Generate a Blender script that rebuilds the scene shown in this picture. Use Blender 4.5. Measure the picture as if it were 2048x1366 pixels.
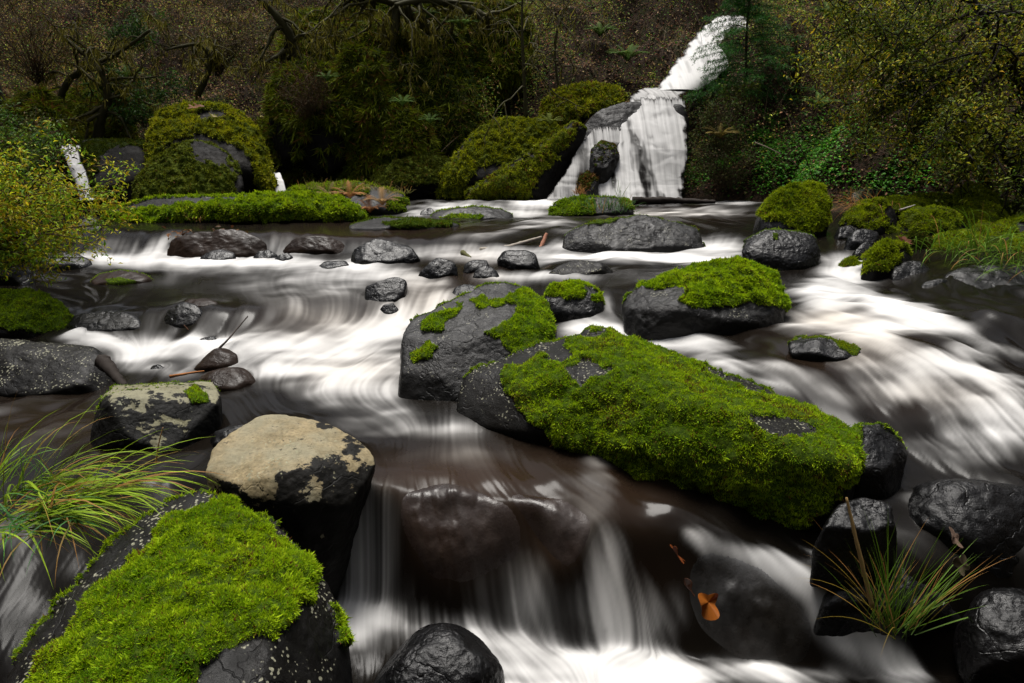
import bpy, bmesh, math, random
import numpy as np
from mathutils import Vector, Matrix
R = math.radians
rng = np.random.default_rng(7)
random.seed(7)
for o in list(bpy.data.objects): bpy.data.objects.remove(o)
C = bpy.context.scene.collection

# ------------------------------------------------------------------ camera, sky, sun, exposure
F = 2048 * 24 / 36.0
PITCH = R(12.9)
CP, SP = math.cos(PITCH), math.sin(PITCH)
CZ = 2.0
cam = bpy.data.objects.new('camera', bpy.data.cameras.new('camera'))
C.objects.link(cam)
cam.data.lens = 24; cam.data.sensor_width = 36
cam.data.clip_start = 0.05; cam.data.clip_end = 400
cam.location = (0, 0, CZ); cam.rotation_euler = (R(90) - PITCH, 0, 0)
cam.data.dof.use_dof = False
bpy.context.scene.camera = cam
SUN_EL, SUN_AZ = R(78), R(-25)          # azimuth measured from +Y (upstream) towards +X
w = bpy.data.worlds.new('World'); bpy.context.scene.world = w; w.use_nodes = True
nt = w.node_tree; nt.nodes.clear()
sky = nt.nodes.new('ShaderNodeTexSky'); sky.sky_type = 'NISHITA'; sky.sun_disc = False
sky.sun_elevation = SUN_EL; sky.sun_rotation = SUN_AZ; sky.air_density = 0.6; sky.dust_density = 4.0; sky.ozone_density = 0.5
bg = nt.nodes.new('ShaderNodeBackground'); bg.inputs[1].default_value = 0.055
wo = nt.nodes.new('ShaderNodeOutputWorld')
hs = nt.nodes.new('ShaderNodeHueSaturation'); hs.inputs['Saturation'].default_value = 0.35
nt.links.new(sky.outputs[0], hs.inputs['Color']); nt.links.new(hs.outputs[0], bg.inputs[0]); nt.links.new(bg.outputs[0], wo.inputs[0])
sd = bpy.data.lights.new('sun', 'SUN'); sd.energy = 1.5; sd.angle = R(28); sd.color = (1.0, 0.965, 0.91)
so = bpy.data.objects.new('sun', sd); C.objects.link(so); so.location = (0, 5, 20)
dsun = Vector((math.sin(SUN_AZ) * math.cos(SUN_EL), math.cos(SUN_AZ) * math.cos(SUN_EL), math.sin(SUN_EL)))
so.rotation_euler = dsun.to_track_quat('Z', 'Y').to_euler()
vs = bpy.context.scene.view_settings
bpy.context.scene.display_settings.display_device = 'sRGB'
vs.view_transform = 'Standard'; vs.look = 'None'; vs.exposure = 1.7; vs.gamma = 1; vs.use_curve_mapping = False
cy = bpy.context.scene.cycles
cy.max_bounces = 5; cy.diffuse_bounces = 2; cy.glossy_bounces = 2; cy.transmission_bounces = 2; cy.transparent_max_bounces = 6
cy.use_denoising = True

# ------------------------------------------------------------------ helpers
def P(px, py, Y):
    u = (px - 1024) / F; v = (683 - py) / F
    dy = CP + v * SP; dz = -SP + v * CP; t = Y / dy
    return np.array([t * u, Y, CZ + t * dz])
def ray(px, py):
    u = (px - 1024) / F; v = (683 - py) / F
    dy = CP + v * SP
    return u / dy, (-SP + v * CP) / dy            # x/Y, dz/dY
def proj(V):
    x, y, z = V[:, 0], V[:, 1], V[:, 2] - CZ
    d = y * CP - z * SP; up = y * SP + z * CP
    d = np.maximum(d, 0.05)
    return 1024 + F * x / d, 683 - F * up / d
_perm = rng.permutation(256); _perm = np.concatenate([_perm, _perm, _perm])
_g = rng.normal(size=(256, 3)); _g /= np.linalg.norm(_g, axis=1)[:, None]
def perlin(Q):
    Q = np.asarray(Q, float); I = np.floor(Q).astype(np.int64); f = Q - I; I &= 255
    w_ = f * f * f * (f * (f * 6 - 15) + 10); out = 0
    for a in (0, 1):
        for b in (0, 1):
            for c in (0, 1):
                h = _perm[_perm[_perm[(I[:, 0] + a) & 255] + ((I[:, 1] + b) & 255)] + ((I[:, 2] + c) & 255)]
                g = _g[h]
                d = g[:, 0] * (f[:, 0] - a) + g[:, 1] * (f[:, 1] - b) + g[:, 2] * (f[:, 2] - c)
                wx = w_[:, 0] if a else 1 - w_[:, 0]
                wy = w_[:, 1] if b else 1 - w_[:, 1]
                wz = w_[:, 2] if c else 1 - w_[:, 2]
                out = out + d * wx * wy * wz
    return out * 1.6
def fbm(Q, oct=4, lac=2.1, gain=0.5):
    a = 1; s = 0; Q = np.asarray(Q, float)
    for k in range(oct):
        s = s + a * perlin(Q + 17.3 * k); a *= gain; Q = Q * lac
    return s
def ss(a, b, x):
    t = np.clip((x - a) / (b - a), 0, 1); return t * t * (3 - 2 * t)
def inpoly(px, py, poly):
    n = len(poly); r = np.zeros(px.shape, bool); j = n - 1
    for i in range(n):
        xi, yi = poly[i]; xj, yj = poly[j]
        c = ((yi > py) != (yj > py)) & (px < (xj - xi) * (py - yi) / (yj - yi + 1e-9) + xi)
        r ^= c; j = i
    return r

def mesh_obj(name, V, Fc, mat, parent=None, col=None, attrs=None, smooth=True, scal=None):
    V = np.asarray(V, np.float32); Fc = np.asarray(Fc, np.int32); k = Fc.shape[1]
    me = bpy.data.meshes.new(name)
    me.vertices.add(len(V)); me.vertices.foreach_set('co', V.ravel())
    me.loops.add(Fc.size); me.loops.foreach_set('vertex_index', Fc.ravel())
    me.polygons.add(len(Fc))
    me.polygons.foreach_set('loop_start', np.arange(0, Fc.size, k, dtype=np.int32))
    me.polygons.foreach_set('loop_total', np.full(len(Fc), k, np.int32))
    me.polygons.foreach_set('use_smooth', np.full(len(Fc), bool(smooth)))
    me.update(calc_edges=True)
    if col is not None:
        a = me.color_attributes.new('Col', 'FLOAT_COLOR', 'POINT')
        c4 = np.ones((len(V), 4), np.float32); c4[:, :3] = col; a.data.foreach_set('color', c4.ravel())
    for nme, arr in (attrs or {}).items():
        a = me.attributes.new(nme, 'FLOAT', 'POINT'); a.data.foreach_set('value', np.asarray(arr, np.float32))
    me.materials.append(mat)
    o = bpy.data.objects.new(name, me); C.objects.link(o)
    if parent is not None: o.parent = parent
    return o
def tag(o, label=None, cat=None, group=None, kind=None):
    if label: o['label'] = label
    if cat: o['category'] = cat
    if group: o['group'] = group
    if kind: o['kind'] = kind
    return o
def empty(name, label, cat, loc=(0, 0, 0), group=None):
    o = bpy.data.objects.new(name, None); C.objects.link(o); o.location = loc; o.empty_display_size = 0.1
    bpy.context.view_layer.update()
    return tag(o, label, cat, group)
def child(o, par):
    o.parent = par; o.matrix_parent_inverse = Matrix.Translation(-Vector(par.location)); return o
class MB:
    """collects verts / tris / colours"""
    def __init__(s): s.V = []; s.T = []; s.Cc = []; s.n = 0
    def add(s, V, T, col):
        V = np.asarray(V, float); s.V.append(V); s.T.append(np.asarray(T) + s.n)
        c = np.asarray(col, float)
        if c.ndim == 1: c = np.tile(c, (len(V), 1))
        s.Cc.append(c); s.n += len(V)
    def build(s, name, mat, parent=None, smooth=True):
        o = mesh_obj(name, np.concatenate(s.V), np.concatenate(s.T), mat, None, np.concatenate(s.Cc), smooth=smooth)
        if parent is not None: child(o, parent)
        return o
def tube(mb, pts, rad, col, n=6, rough=0.0):
    pts = np.asarray(pts, float); m = len(pts); rad = np.broadcast_to(np.asarray(rad, float), (m,))
    T = np.gradient(pts, axis=0); T /= np.linalg.norm(T, axis=1)[:, None] + 1e-9
    up = np.array([0.3, 0.2, 1.0]); A = np.cross(T, up); A /= np.linalg.norm(A, axis=1)[:, None] + 1e-9
    B = np.cross(T, A); an = np.arange(n) * 2 * np.pi / n
    rr = rad[:, None] * (1 + rough * rng.normal(size=(m, n)))
    V = pts[:, None, :] + rr[..., None] * (np.cos(an)[None, :, None] * A[:, None, :] + np.sin(an)[None, :, None] * B[:, None, :])
    i = np.arange(m - 1)[:, None] * n; j = np.arange(n)[None, :]; j2 = (j + 1) % n
    a = (i + j).ravel(); b = (i + j2).ravel(); c = (i + n + j2).ravel(); d = (i + n + j).ravel()
    T_ = np.concatenate([np.stack([a, b, c], 1), np.stack([a, c, d], 1)])
    Vf = V.reshape(-1, 3)
    Vf = np.concatenate([Vf, pts[:1], pts[-1:]]); e0 = len(Vf) - 2; e1 = e0 + 1
    jj = np.arange(n); k2 = (jj + 1) % n
    T_ = np.concatenate([T_, np.stack([k2, jj, np.full(n, e0)], 1), np.stack([(m - 1) * n + jj, (m - 1) * n + k2, np.full(n, e1)], 1)])
    mb.add(Vf, T_, col)
def curve_pts(P0, n=12):
    """smooth polyline through control points"""
    P0 = np.asarray(P0, float); m = len(P0); t = np.linspace(0, m - 1, n * (m - 1) + 1); out = []
    for tt in t:
        i = min(int(tt), m - 2); f = tt - i
        p0 = P0[max(i - 1, 0)]; p1 = P0[i]; p2 = P0[i + 1]; p3 = P0[min(i + 2, m - 1)]
        out.append(0.5 * ((2 * p1) + (-p0 + p2) * f + (2 * p0 - 5 * p1 + 4 * p2 - p3) * f * f + (-p0 + 3 * p1 - 3 * p2 + p3) * f ** 3))
    return np.array(out)
def leaves(mb, Pn, size, col, asp=0.5, up=0.3, colvar=0.3, droop=None, bend=0.25):
    """leaf-shaped folded pieces (4 tris each) at points; size and colour per leaf"""
    n = len(Pn); size = np.broadcast_to(np.asarray(size, float), (n,))
    D = rng.normal(size=(n, 3)); D[:, 2] = D[:, 2] * 0.6 + (0 if droop is None else -droop)
    D /= np.linalg.norm(D, axis=1)[:, None]
    N = rng.normal(size=(n, 3)) + np.array([0, -0.3, up * 4]); N -= (N * D).sum(1)[:, None] * D
    N /= np.linalg.norm(N, axis=1)[:, None] + 1e-9
    S = np.cross(D, N); L = size[:, None]; Wd = (size * asp * 0.5)[:, None]
    a = Pn; b = Pn + D * L * 0.45 + S * Wd + N * L * 0.1; c = Pn + D * L - N * L * bend; d = Pn + D * L * 0.45 - S * Wd + N * L * 0.1
    m_ = Pn + D * L * 0.5 - N * L * 0.02
    V = np.stack([a, b, c, d, m_], 1).reshape(-1, 3)
    i = np.arange(n)[:, None] * 5
    T = np.concatenate([i + np.array([[0, 1, 4]]), i + np.array([[1, 2, 4]]), i + np.array([[2, 3, 4]]), i + np.array([[3, 0, 4]])])
    cc = np.asarray(col, float)
    if cc.ndim == 1: cc = np.tile(cc, (n, 1))
    cc = cc * np.exp(rng.normal(size=(n, 1)) * colvar) * np.exp(rng.normal(size=(n, 3)) * colvar * 0.25)
    mb.add(V, T, np.repeat(cc, 5, 0))
def blades(mb, P0, D, length, width, colb, colt, droop=0.5, seg=6, sag=1.0):
    """grass blades: base points, initial directions"""
    n = len(P0); D = D / (np.linalg.norm(D, axis=1)[:, None] + 1e-9)
    length = np.broadcast_to(length, (n,)); width = np.broadcast_to(width, (n,)); droop = np.broadcast_to(droop, (n,))
    S = np.cross(D, np.array([0, 0, 1.0])) + rng.normal(size=(n, 3)) * 0.3
    S /= np.linalg.norm(S, axis=1)[:, None] + 1e-9
    Vs = []; Cs = []; p = P0.copy(); d = D.copy()
    for k in range(seg + 1):
        t = k / seg; wd = (width * (1 - t ** 2.2) * (0.6 + 0.8 * min(t * 3, 1) * 0.5))[:, None]
        Vs.append(p - S * wd / 2); Vs.append(p + S * wd / 2)
        cc = colb * (1 - t) + colt * t; Cs.append(cc); Cs.append(cc)
        p = p + d * (length / seg)[:, None]
        d = d + np.array([0, 0, -1.0]) * (droop * sag * (0.3 + t) * 2 / seg)[:, None]
        d /= np.linalg.norm(d, axis=1)[:, None]
    m = 2 * (seg + 1); V = np.stack(Vs, 1).reshape(-1, 3); Cc = np.stack(Cs, 1).reshape(-1, 3)
    i = np.arange(n)[:, None] * m; T = []
    for k in range(seg):
        T.append(i + np.array([[2 * k, 2 * k + 1, 2 * k + 3]])); T.append(i + np.array([[2 * k, 2 * k + 3, 2 * k + 2]]))
    mb.add(V, np.concatenate(T), Cc)

# ------------------------------------------------------------------ materials
def mat_new(name):
    m = bpy.data.materials.new(name); m.use_nodes = True; n = m.node_tree; n.nodes.clear()
    out = n.nodes.new('ShaderNodeOutputMaterial'); return m, n, out
def N(n, t, **kw):
    x = n.nodes.new('ShaderNode' + t)
    for k, v in kw.items(): setattr(x, k, v)
    return x
def mixc(n, f, a, b):
    x = N(n, 'Mix', data_type='RGBA')
    for s, v in ((0, f), (6, a), (7, b)):
        if hasattr(v, 'is_linked') or isinstance(v, bpy.types.NodeSocket): n.links.new(v, x.inputs[s])
        elif s == 0: x.inputs[0].default_value = v
        else: x.inputs[s].default_value = (*v, 1)
    return x.outputs[2]
def ramp(n, src, lo, hi, a=0.0, b=1.0):
    x = N(n, 'MapRange', interpolation_type='SMOOTHSTEP')
    n.links.new(src, x.inputs[0]); x.inputs[1].default_value = lo; x.inputs[2].default_value = hi
    x.inputs[3].default_value = a; x.inputs[4].default_value = b; return x.outputs[0]
def math_(n, op, a, b=None):
    x = N(n, 'Math', operation=op)
    for s, v in ((0, a), (1, b)):
        if v is None: continue
        if isinstance(v, bpy.types.NodeSocket): n.links.new(v, x.inputs[s])
        else: x.inputs[s].default_value = v
    return x.outputs[0]
def noise(n, scale, detail=4, rough=0.55, vec=None, dist=0):
    x = N(n, 'TexNoise'); x.inputs['Scale'].default_value = scale; x.inputs['Detail'].default_value = detail
    x.inputs['Roughness'].default_value = rough; x.inputs['Distortion'].default_value = dist
    if vec is not None: n.links.new(vec, x.inputs['Vector'])
    return x.outputs[0]
def leaf_mat(name, trans=0.3, rough=0.5, spec=0.3):
    m, n, out = mat_new(name)
    at = N(n, 'Attribute', attribute_name='Col')
    p = N(n, 'BsdfPrincipled'); p.inputs['Roughness'].default_value = rough; p.inputs['Specular IOR Level'].default_value = spec
    n.links.new(at.outputs[0], p.inputs['Base Color'])
    t = N(n, 'BsdfTranslucent'); n.links.new(at.outputs[0], t.inputs[0])
    mx = N(n, 'MixShader'); mx.inputs[0].default_value = trans
    n.links.new(p.outputs[0], mx.inputs[1]); n.links.new(t.outputs[0], mx.inputs[2]); n.links.new(mx.outputs[0], out.inputs[0])
    return m
M_leaf = leaf_mat('leaf', 0.35, 0.55, 0.15)
M_dull = leaf_mat('dull_leaf', 0.25, 0.75, 0.12)
M_moss = leaf_mat('moss_tuft', 0.35, 0.7, 0.1)
M_bark = leaf_mat('bark', 0.0, 0.8, 0.15)
M_wet_leaf = leaf_mat('wet_leaf', 0.35, 0.5, 0.12)

def rock_mat(name, base, base2, lichen=(0.4, 0.39, 0.28), lich=0.0, rough=0.35, wet=0.3, bumps=1.0, scale=1.0,
             mossc=((0.055, 0.085, 0.006), (0.018, 0.035, 0.004)), topdry=None, lscale=1.0, veil=0.0, crack=True):
    base = tuple(c * .36 for c in base); base2 = tuple(c * .42 for c in base2); lichen = tuple(c * .62 for c in lichen)
    m, n, out = mat_new(name)
    tc = N(n, 'NewGeometry'); pos = tc.outputs['Position']
    n1 = noise(n, 2.2 * scale, 5, 0.6, pos); n2 = noise(n, 14 * scale, 6, 0.65, pos); n3 = noise(n, 70 * scale, 4, 0.7, pos)
    col = mixc(n, ramp(n, n1, 0.35, 0.65), base, base2)
    col = mixc(n, ramp(n, n2, 0.45, 0.75, 0, 0.5), col, tuple(min(1, c * 2.1) for c in base))
    if topdry:                                    # dry pale upper skin, weathered patches above the splash line
        at = N(n, 'Attribute', attribute_name='dry')
        f = ramp(n, math_(n, 'ADD', at.outputs[2], math_(n, 'MULTIPLY', math_(n, 'SUBTRACT', n3, 0.5), 1.5)), 0.40, 0.56)
        dc = mixc(n, ramp(n, n2, 0.3, 0.7), topdry, tuple(c * 0.62 for c in topdry))
        dc = mixc(n, ramp(n, n3, 0.4, 0.7, 0, 0.6), dc, (0.07, 0.058, 0.035)); dc = mixc(n, ramp(n, n1, 0.42, 0.58, 0, 0.6), dc, (.21, .20, .14)); dc = mixc(n, ramp(n, noise(n, 30, 7, .8, pos), .58, .66), dc, (.018, .015, .012))
        col = mixc(n, f, col, dc)
    if lich > 0:
        vo = N(n, 'TexVoronoi', feature='SMOOTH_F1'); vo.inputs['Scale'].default_value = 62 * lscale; vo.inputs['Randomness'].default_value = 1
        n.links.new(pos, vo.inputs['Vector'])
        nl = noise(n, 5 * lscale, 7, 0.75, pos)
        mask = math_(n, 'ADD', ramp(n, vo.outputs['Distance'], 0.55, 0.15), math_(n, 'MULTIPLY', math_(n, 'SUBTRACT', nl, 0.5), 3.0))
        geo = N(n, 'SeparateXYZ'); n.links.new(tc.outputs['Normal'], geo.inputs[0])
        mask = math_(n, 'ADD', mask, ramp(n, geo.outputs[2], -0.2, 0.7, -0.7, 0.15))
        f = ramp(n, mask, 1.75 - lich, 1.95 - lich)
        lc = mixc(n, ramp(n, n3, 0.35, 0.65), lichen, tuple(c * 0.55 for c in lichen))
        col = mixc(n, f, col, lc)
    ms = N(n, 'Attribute', attribute_name='moss'); mo = ms.outputs[2]
    nm = noise(n, 45 * scale, 5, 0.75, pos)
    mc = mixc(n, ramp(n, nm, 0.35, 0.68), mossc[1], mossc[0])
    mc = mixc(n, ramp(n, n1, 0.62, 0.8, 0, 0.45), mc, (0.07, 0.05, 0.012))
    mf = ramp(n, math_(n, 'ADD', mo, math_(n, 'MULTIPLY', math_(n, 'SUBTRACT', n2, 0.5), 0.5)), 0.45, 0.55)
    col = mixc(n, mf, col, mc)
    if veil > 0:
        vf = math_(n, 'POWER', N(n, 'Attribute', attribute_name='foam').outputs[2], 1.7); col = mixc(n, math_(n, 'MULTIPLY', vf, veil), col, (.52, .52, .53))
    p = N(n, 'BsdfPrincipled'); n.links.new(col, p.inputs['Base Color'])
    rr = ramp(n, n2, 0.3, 0.7, rough - 0.1, rough + 0.12)
    rx = N(n, 'Mix', data_type='FLOAT'); n.links.new(mf, rx.inputs[0]); n.links.new(rr, rx.inputs[2]); rx.inputs[3].default_value = 0.9
    n.links.new(rx.outputs[0], p.inputs['Roughness'])
    sx = N(n, 'Mix', data_type='FLOAT'); n.links.new(mf, sx.inputs[0]); sx.inputs[2].default_value = wet; sx.inputs[3].default_value = 0.05
    n.links.new(sx.outputs[0], p.inputs['Specular IOR Level'])
    b = N(n, 'Bump'); b.inputs['Strength'].default_value = 0.55 * bumps; b.inputs['Distance'].default_value = 0.016 / scale
    h = math_(n, 'ADD', math_(n, 'MULTIPLY', n2, 0.6), math_(n, 'MULTIPLY', n3, 0.35))
    h = math_(n, 'ADD', h, math_(n, 'MULTIPLY', math_(n, 'MULTIPLY', nm, mf), 0.8))
    cv = N(n, 'TexVoronoi', feature='DISTANCE_TO_EDGE'); cv.inputs['Scale'].default_value = 2.6 * scale
    dv_ = N(n, 'VectorMath', operation='ADD'); nz_ = N(n, 'TexNoise'); nz_.inputs['Scale'].default_value = 4 * scale; nz_.inputs['Detail'].default_value = 4; n.links.new(pos, nz_.inputs['Vector'])
    sc_ = N(n, 'VectorMath', operation='SCALE'); n.links.new(nz_.outputs[1], sc_.inputs[0]); sc_.inputs['Scale'].default_value = .5 / scale
    n.links.new(pos, dv_.inputs[0]); n.links.new(sc_.outputs[0], dv_.inputs[1]); n.links.new(dv_.outputs[0], cv.inputs['Vector'])
    h = math_(n, 'ADD', h, ramp(n, cv.outputs['Distance'], 0.0, 0.02, -0.22 if crack else 0.0, 0.0))
    n.links.new(h, b.inputs['Height']); n.links.new(b.outputs[0], p.inputs['Normal'])
    n.links.new(p.outputs[0], out.inputs[0]); return m
MR_black = rock_mat('wet_black_basalt', (0.006, 0.006, 0.0065), (0.011, 0.010, 0.010), rough=0.30, wet=0.27, bumps=1.2)
MR_lich = rock_mat('basalt_with_lichen', (0.009, 0.0085, 0.008), (0.018, 0.016, 0.0135), lich=0.75, rough=0.5, wet=0.15)
MR_grey = rock_mat('grey_basalt', (0.013, 0.0125, 0.0125), (0.024, 0.0225, 0.0215), lich=0.55, rough=0.45, wet=0.22, lichen=(0.34, 0.33, 0.25), bumps=1.2)
MR_tan = rock_mat('tan_rock', (0.014, 0.013, 0.011), (0.022, 0.019, 0.015), lich=0.55, rough=0.6, wet=0.12, topdry=(0.27, 0.215, 0.12), lichen=(0.42, 0.40, 0.26))
MR_brown = rock_mat('wet_brown_rock', (0.030, 0.017, 0.010), (0.045, 0.027, 0.018), rough=0.36, wet=0.15, bumps=0.6)
MR_film = rock_mat('filmed_brown_rock', (0.036, 0.020, 0.013), (0.062, 0.038, 0.028), rough=0.28, wet=0.3, bumps=0.55, veil=0.38, crack=False)
MR_veil = rock_mat('veiled_black_rock', (0.013, 0.011, 0.009), (0.026, 0.022, 0.018), rough=0.3, wet=0.3, bumps=0.5, veil=0.45, crack=False)
MR_edge = rock_mat('lichen_edged_rock', (0.010, 0.010, 0.009), (0.016, 0.015, 0.013), lich=0.55, rough=0.6, wet=0.12, topdry=(0.20, 0.19, 0.115), lichen=(0.38, 0.38, 0.26))
MR_far = rock_mat('mossy_far_rock', (0.012, 0.011, 0.010), (0.024, 0.021, 0.018), rough=0.7, wet=0.1, scale=0.6, lich=0.35,
                  mossc=((0.085, 0.10, 0.008), (0.02, 0.034, 0.004)))
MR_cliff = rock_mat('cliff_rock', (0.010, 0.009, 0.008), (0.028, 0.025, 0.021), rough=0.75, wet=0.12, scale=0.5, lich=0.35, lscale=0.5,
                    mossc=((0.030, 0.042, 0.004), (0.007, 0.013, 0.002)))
MR_dim = rock_mat('dim_mossy_rock', (0.010, 0.010, 0.010), (0.020, 0.018, 0.016), rough=0.55, wet=0.15, scale=0.9,
                  mossc=((0.065, 0.080, 0.006), (0.020, 0.030, 0.004)))
MR_stain = rock_mat('stained_slab', (0.014, 0.013, 0.013), (0.024, 0.022, 0.021), rough=0.5, wet=0.18, scale=0.6, lich=0.2)

def water_mat(name='silky_water'):
    m, n, out = mat_new(name)
    fo = N(n, 'Attribute', attribute_name='foam').outputs[2]
    ti = N(n, 'Attribute', attribute_name='tint').outputs[2]
    dark = mixc(n, ti, (0.005, 0.004, 0.003), (0.026, 0.015, 0.009))
    warm = mixc(n, ti, (0.60, 0.592, 0.58), (0.50, 0.44, 0.36))
    col = mixc(n, math_(n, 'POWER', ramp(n, fo, 0.08, 1.04), 1.25), dark, warm)
    p = N(n, 'BsdfPrincipled'); n.links.new(col, p.inputs['Base Color'])
    n.links.new(ramp(n, fo, 0.0, 0.5, 0.16, 0.8), p.inputs['Roughness']); p.inputs['Specular IOR Level'].default_value = 0.22
    p.inputs['IOR'].default_value = 1.33
    th = N(n, 'Attribute', attribute_name='thin').outputs[2]
    tr = N(n, 'BsdfTransparent'); mx = N(n, 'MixShader')
    n.links.new(math_(n, 'MULTIPLY', math_(n, 'MULTIPLY', th, 0.85), ramp(n, fo, 0.0, 0.55, 1.0, 0.0)), mx.inputs[0])
    n.links.new(p.outputs[0], mx.inputs[1]); n.links.new(tr.outputs[0], mx.inputs[2]); n.links.new(mx.outputs[0], out.inputs[0]); return m
M_water = water_mat()

# ------------------------------------------------------------------ the water surface: terraces of the stream
# each contour: (px, py, drop below the eye)  near -> far, turned into real positions
CON = [
 [(-400,1500,2.0),(0,1560,1.98),(700,1560,1.98),(1300,1600,2.0),(2048,1560,1.98),(2500,1500,1.98)],
 [(-400,1300,1.75),(0,1290,1.75),(350,1235,1.8),(690,1197,1.86),(770,1200,1.86),(835,1245,1.86),(900,1262,1.87),(960,1250,1.87),(1040,1262,1.93),(1110,1300,1.96),(1160,1295,1.97),(1300,1298,1.98),(1400,1315,1.95),(1500,1328,1.93),(1700,1350,1.92),(1850,1345,1.9),(2500,1340,1.88)],
 [(-400,1000,1.45),(0,1020,1.45),(350,950,1.36),(600,960,1.34),(700,970,1.325),(780,988,1.352),(800,1050,1.45),(825,1120,1.54),(865,1165,1.615),(920,1172,1.625),(970,1135,1.59),(1030,1108,1.585),(1070,1105,1.58),(1105,1150,1.62),(1145,1150,1.62),(1180,1080,1.50),(1210,1045,1.45),(1300,1085,1.525),(1350,1075,1.50),(1420,1085,1.52),(1500,1110,1.565),(1620,1160,1.60),(1750,1170,1.58),(2048,1120,1.48),(2500,1100,1.45)],
 [(-400,960,1.42),(0,980,1.43),(350,935,1.355),(600,950,1.335),(700,962,1.315),(780,975,1.33),(850,996,1.36),(930,1003,1.37),(1000,1008,1.38),(1100,1010,1.39),(1200,990,1.375),(1300,1040,1.44),(1400,1052,1.465),(1500,1092,1.54),(1620,1120,1.55),(1750,1090,1.47),(2048,1040,1.37),(2500,1030,1.37)],
 [(-400,900,1.36),(0,900,1.36),(350,900,1.33),(700,925,1.305),(850,950,1.31),(950,965,1.33),(1100,960,1.33),(1200,950,1.33),(1350,1025,1.42),(1500,1075,1.515),(1620,1085,1.51),(1750,1020,1.38),(2048,955,1.28),(2500,940,1.28)],
 [(-400,860,1.33),(0,850,1.33),(400,850,1.31),(700,855,1.28),(1000,865,1.28),(1350,860,1.26),(1750,890,1.235),(2048,860,1.2),(2500,850,1.2)],
 [(-400,760,1.3),(0,760,1.29),(400,765,1.26),(600,770,1.235),(760,800,1.22),(900,800,1.2),(1350,760,1.14),(1500,805,1.17),(1650,845,1.19),(1780,855,1.18),(1900,840,1.16),(2048,800,1.12),(2500,780,1.1)],
 [(-400,700,1.22),(0,700,1.21),(250,715,1.22),(500,720,1.2),(640,715,1.18),(720,700,1.14),(850,680,1.09),(1150,670,1.05),(1350,690,1.04),(1500,715,1.04),(1650,760,1.06),(1780,770,1.07),(2048,740,1.05),(2500,700,1.0)],
 [(-400,655,1.13),(100,660,1.13),(200,675,1.15),(420,670,1.13),(640,660,1.11),(760,650,1.08),(850,640,1.04),(1150,650,1.02),(1350,670,1.0),(1550,690,.99),(1750,720,1.0),(2048,700,.98),(2500,660,.95)],
 [(-400,600,.99),(150,615,1.0),(300,620,.985),(450,625,.98),(600,612,.965),(740,600,.94),(850,590,.9),(1150,610,.93),(1350,620,.92),(1600,615,.86),(1750,630,.87),(1900,650,.90),(2048,665,.91),(2500,640,.9)],
 [(-400,560,.93),(150,565,.94),(450,580,.93),(740,575,.905),(900,568,.86),(1000,560,.85),(1210,575,.85),(1350,575,.83),(1500,560,.80),(1620,560,.80),(1740,570,.81),(1900,620,.87),(2048,630,.87),(2500,610,.85)],
 [(-400,520,.86),(0,525,.86),(200,514,.83),(550,516,.83),(700,528,.82),(850,530,.81),(1000,540,.81),(1200,545,.81),(1400,520,.77),(1550,520,.76),(1620,545,.78),(1740,560,.80),(1900,600,.84),(2500,590,.82)],
 [(-400,505,.82),(0,508,.82),(200,505,.81),(550,508,.81),(700,505,.79),(850,505,.77),(1000,510,.76),(1200,512,.76),(1400,506,.74),(1500,500,.71),(1620,500,.66),(1740,500,.65),(1900,545,.70),(2500,560,.75)],
 [(-400,465,.61),(0,465,.60),(200,460,.575),(400,462,.57),(560,465,.58),(700,477,.63),(850,478,.63),(1000,470,.60),(1100,462,.57),(1300,450,.53),(1400,445,.50),(1500,462,.55),(1620,475,.58),(1740,480,.58),(1900,500,.6),(2500,520,.62)],
 [(-400,441,.50),(600,441,.50),(1100,441,.50),(1400,436,.475),(1500,437,.48),(1740,450,.5),(2500,470,.52)],
 [(-400,430,.47),(600,430,.47),(820,431,.47),(1100,430,.465),(1300,425,.44),(1500,425,.43),(1740,430,.43),(2500,440,.45)],
 [(-400,405,.33),(500,405,.33),(800,404,.29),(1000,403,.285),(1090,404,.29),(1200,405,.29),(1300,414,.36),(1400,412,.34),(1500,410,.32),(1740,410,.33),(2500,410,.33)],
 [(-400,392,.24),(600,392,.24),(1000,392,.24),(1500,393,.24),(2500,392,.24)],
]
NS, YMAX = 1240, 15.5
Sg = np.linspace(-0.98, 0.98, NS)
ys = [1.2]
while ys[-1] < YMAX: ys.append(ys[-1] + float(np.clip(0.0011 * ys[-1] ** 2, 0.0062, 0.05)))
Yg = np.array(ys); NY = len(Yg)
CY = []; CH = []
for con in CON:
    s_ = []; y_ = []; h_ = []
    for (a, b, h) in con:
        s0, m0 = ray(a, b); s_.append(s0); y_.append(-h / m0); h_.append(h)
    CY.append(np.interp(Sg, s_, y_)); CH.append(np.interp(Sg, s_, h_))
CY = np.array(CY); CH = np.array(CH)
for k in range(1, len(CY)): CY[k] = np.maximum(CY[k], CY[k - 1] + 0.045)
H = np.zeros((NY, NS))
for j in range(NS): H[:, j] = np.interp(Yg, np.r_[CY[:, j], 60], np.r_[CH[:, j], 0.2])
def blur(A, ri, rj, it=2):
    def b1(A, r, ax):
        if r < 1: return A
        k = 2 * r + 1; pad = [(0, 0), (0, 0)]; pad[ax] = (r + 1, r)
        B = np.cumsum(np.pad(A, pad, mode='edge'), axis=ax)
        n = A.shape[ax]
        return (np.take(B, range(k, k + n), axis=ax) - np.take(B, range(0, n), axis=ax)) / k
    for _ in range(it): A = b1(b1(A, ri, 0), rj, 1)
    return A
H = blur(H, 2, 5)
XX = Sg[None, :] * Yg[:, None]; YY = np.broadcast_to(Yg[:, None], XX.shape)
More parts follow.
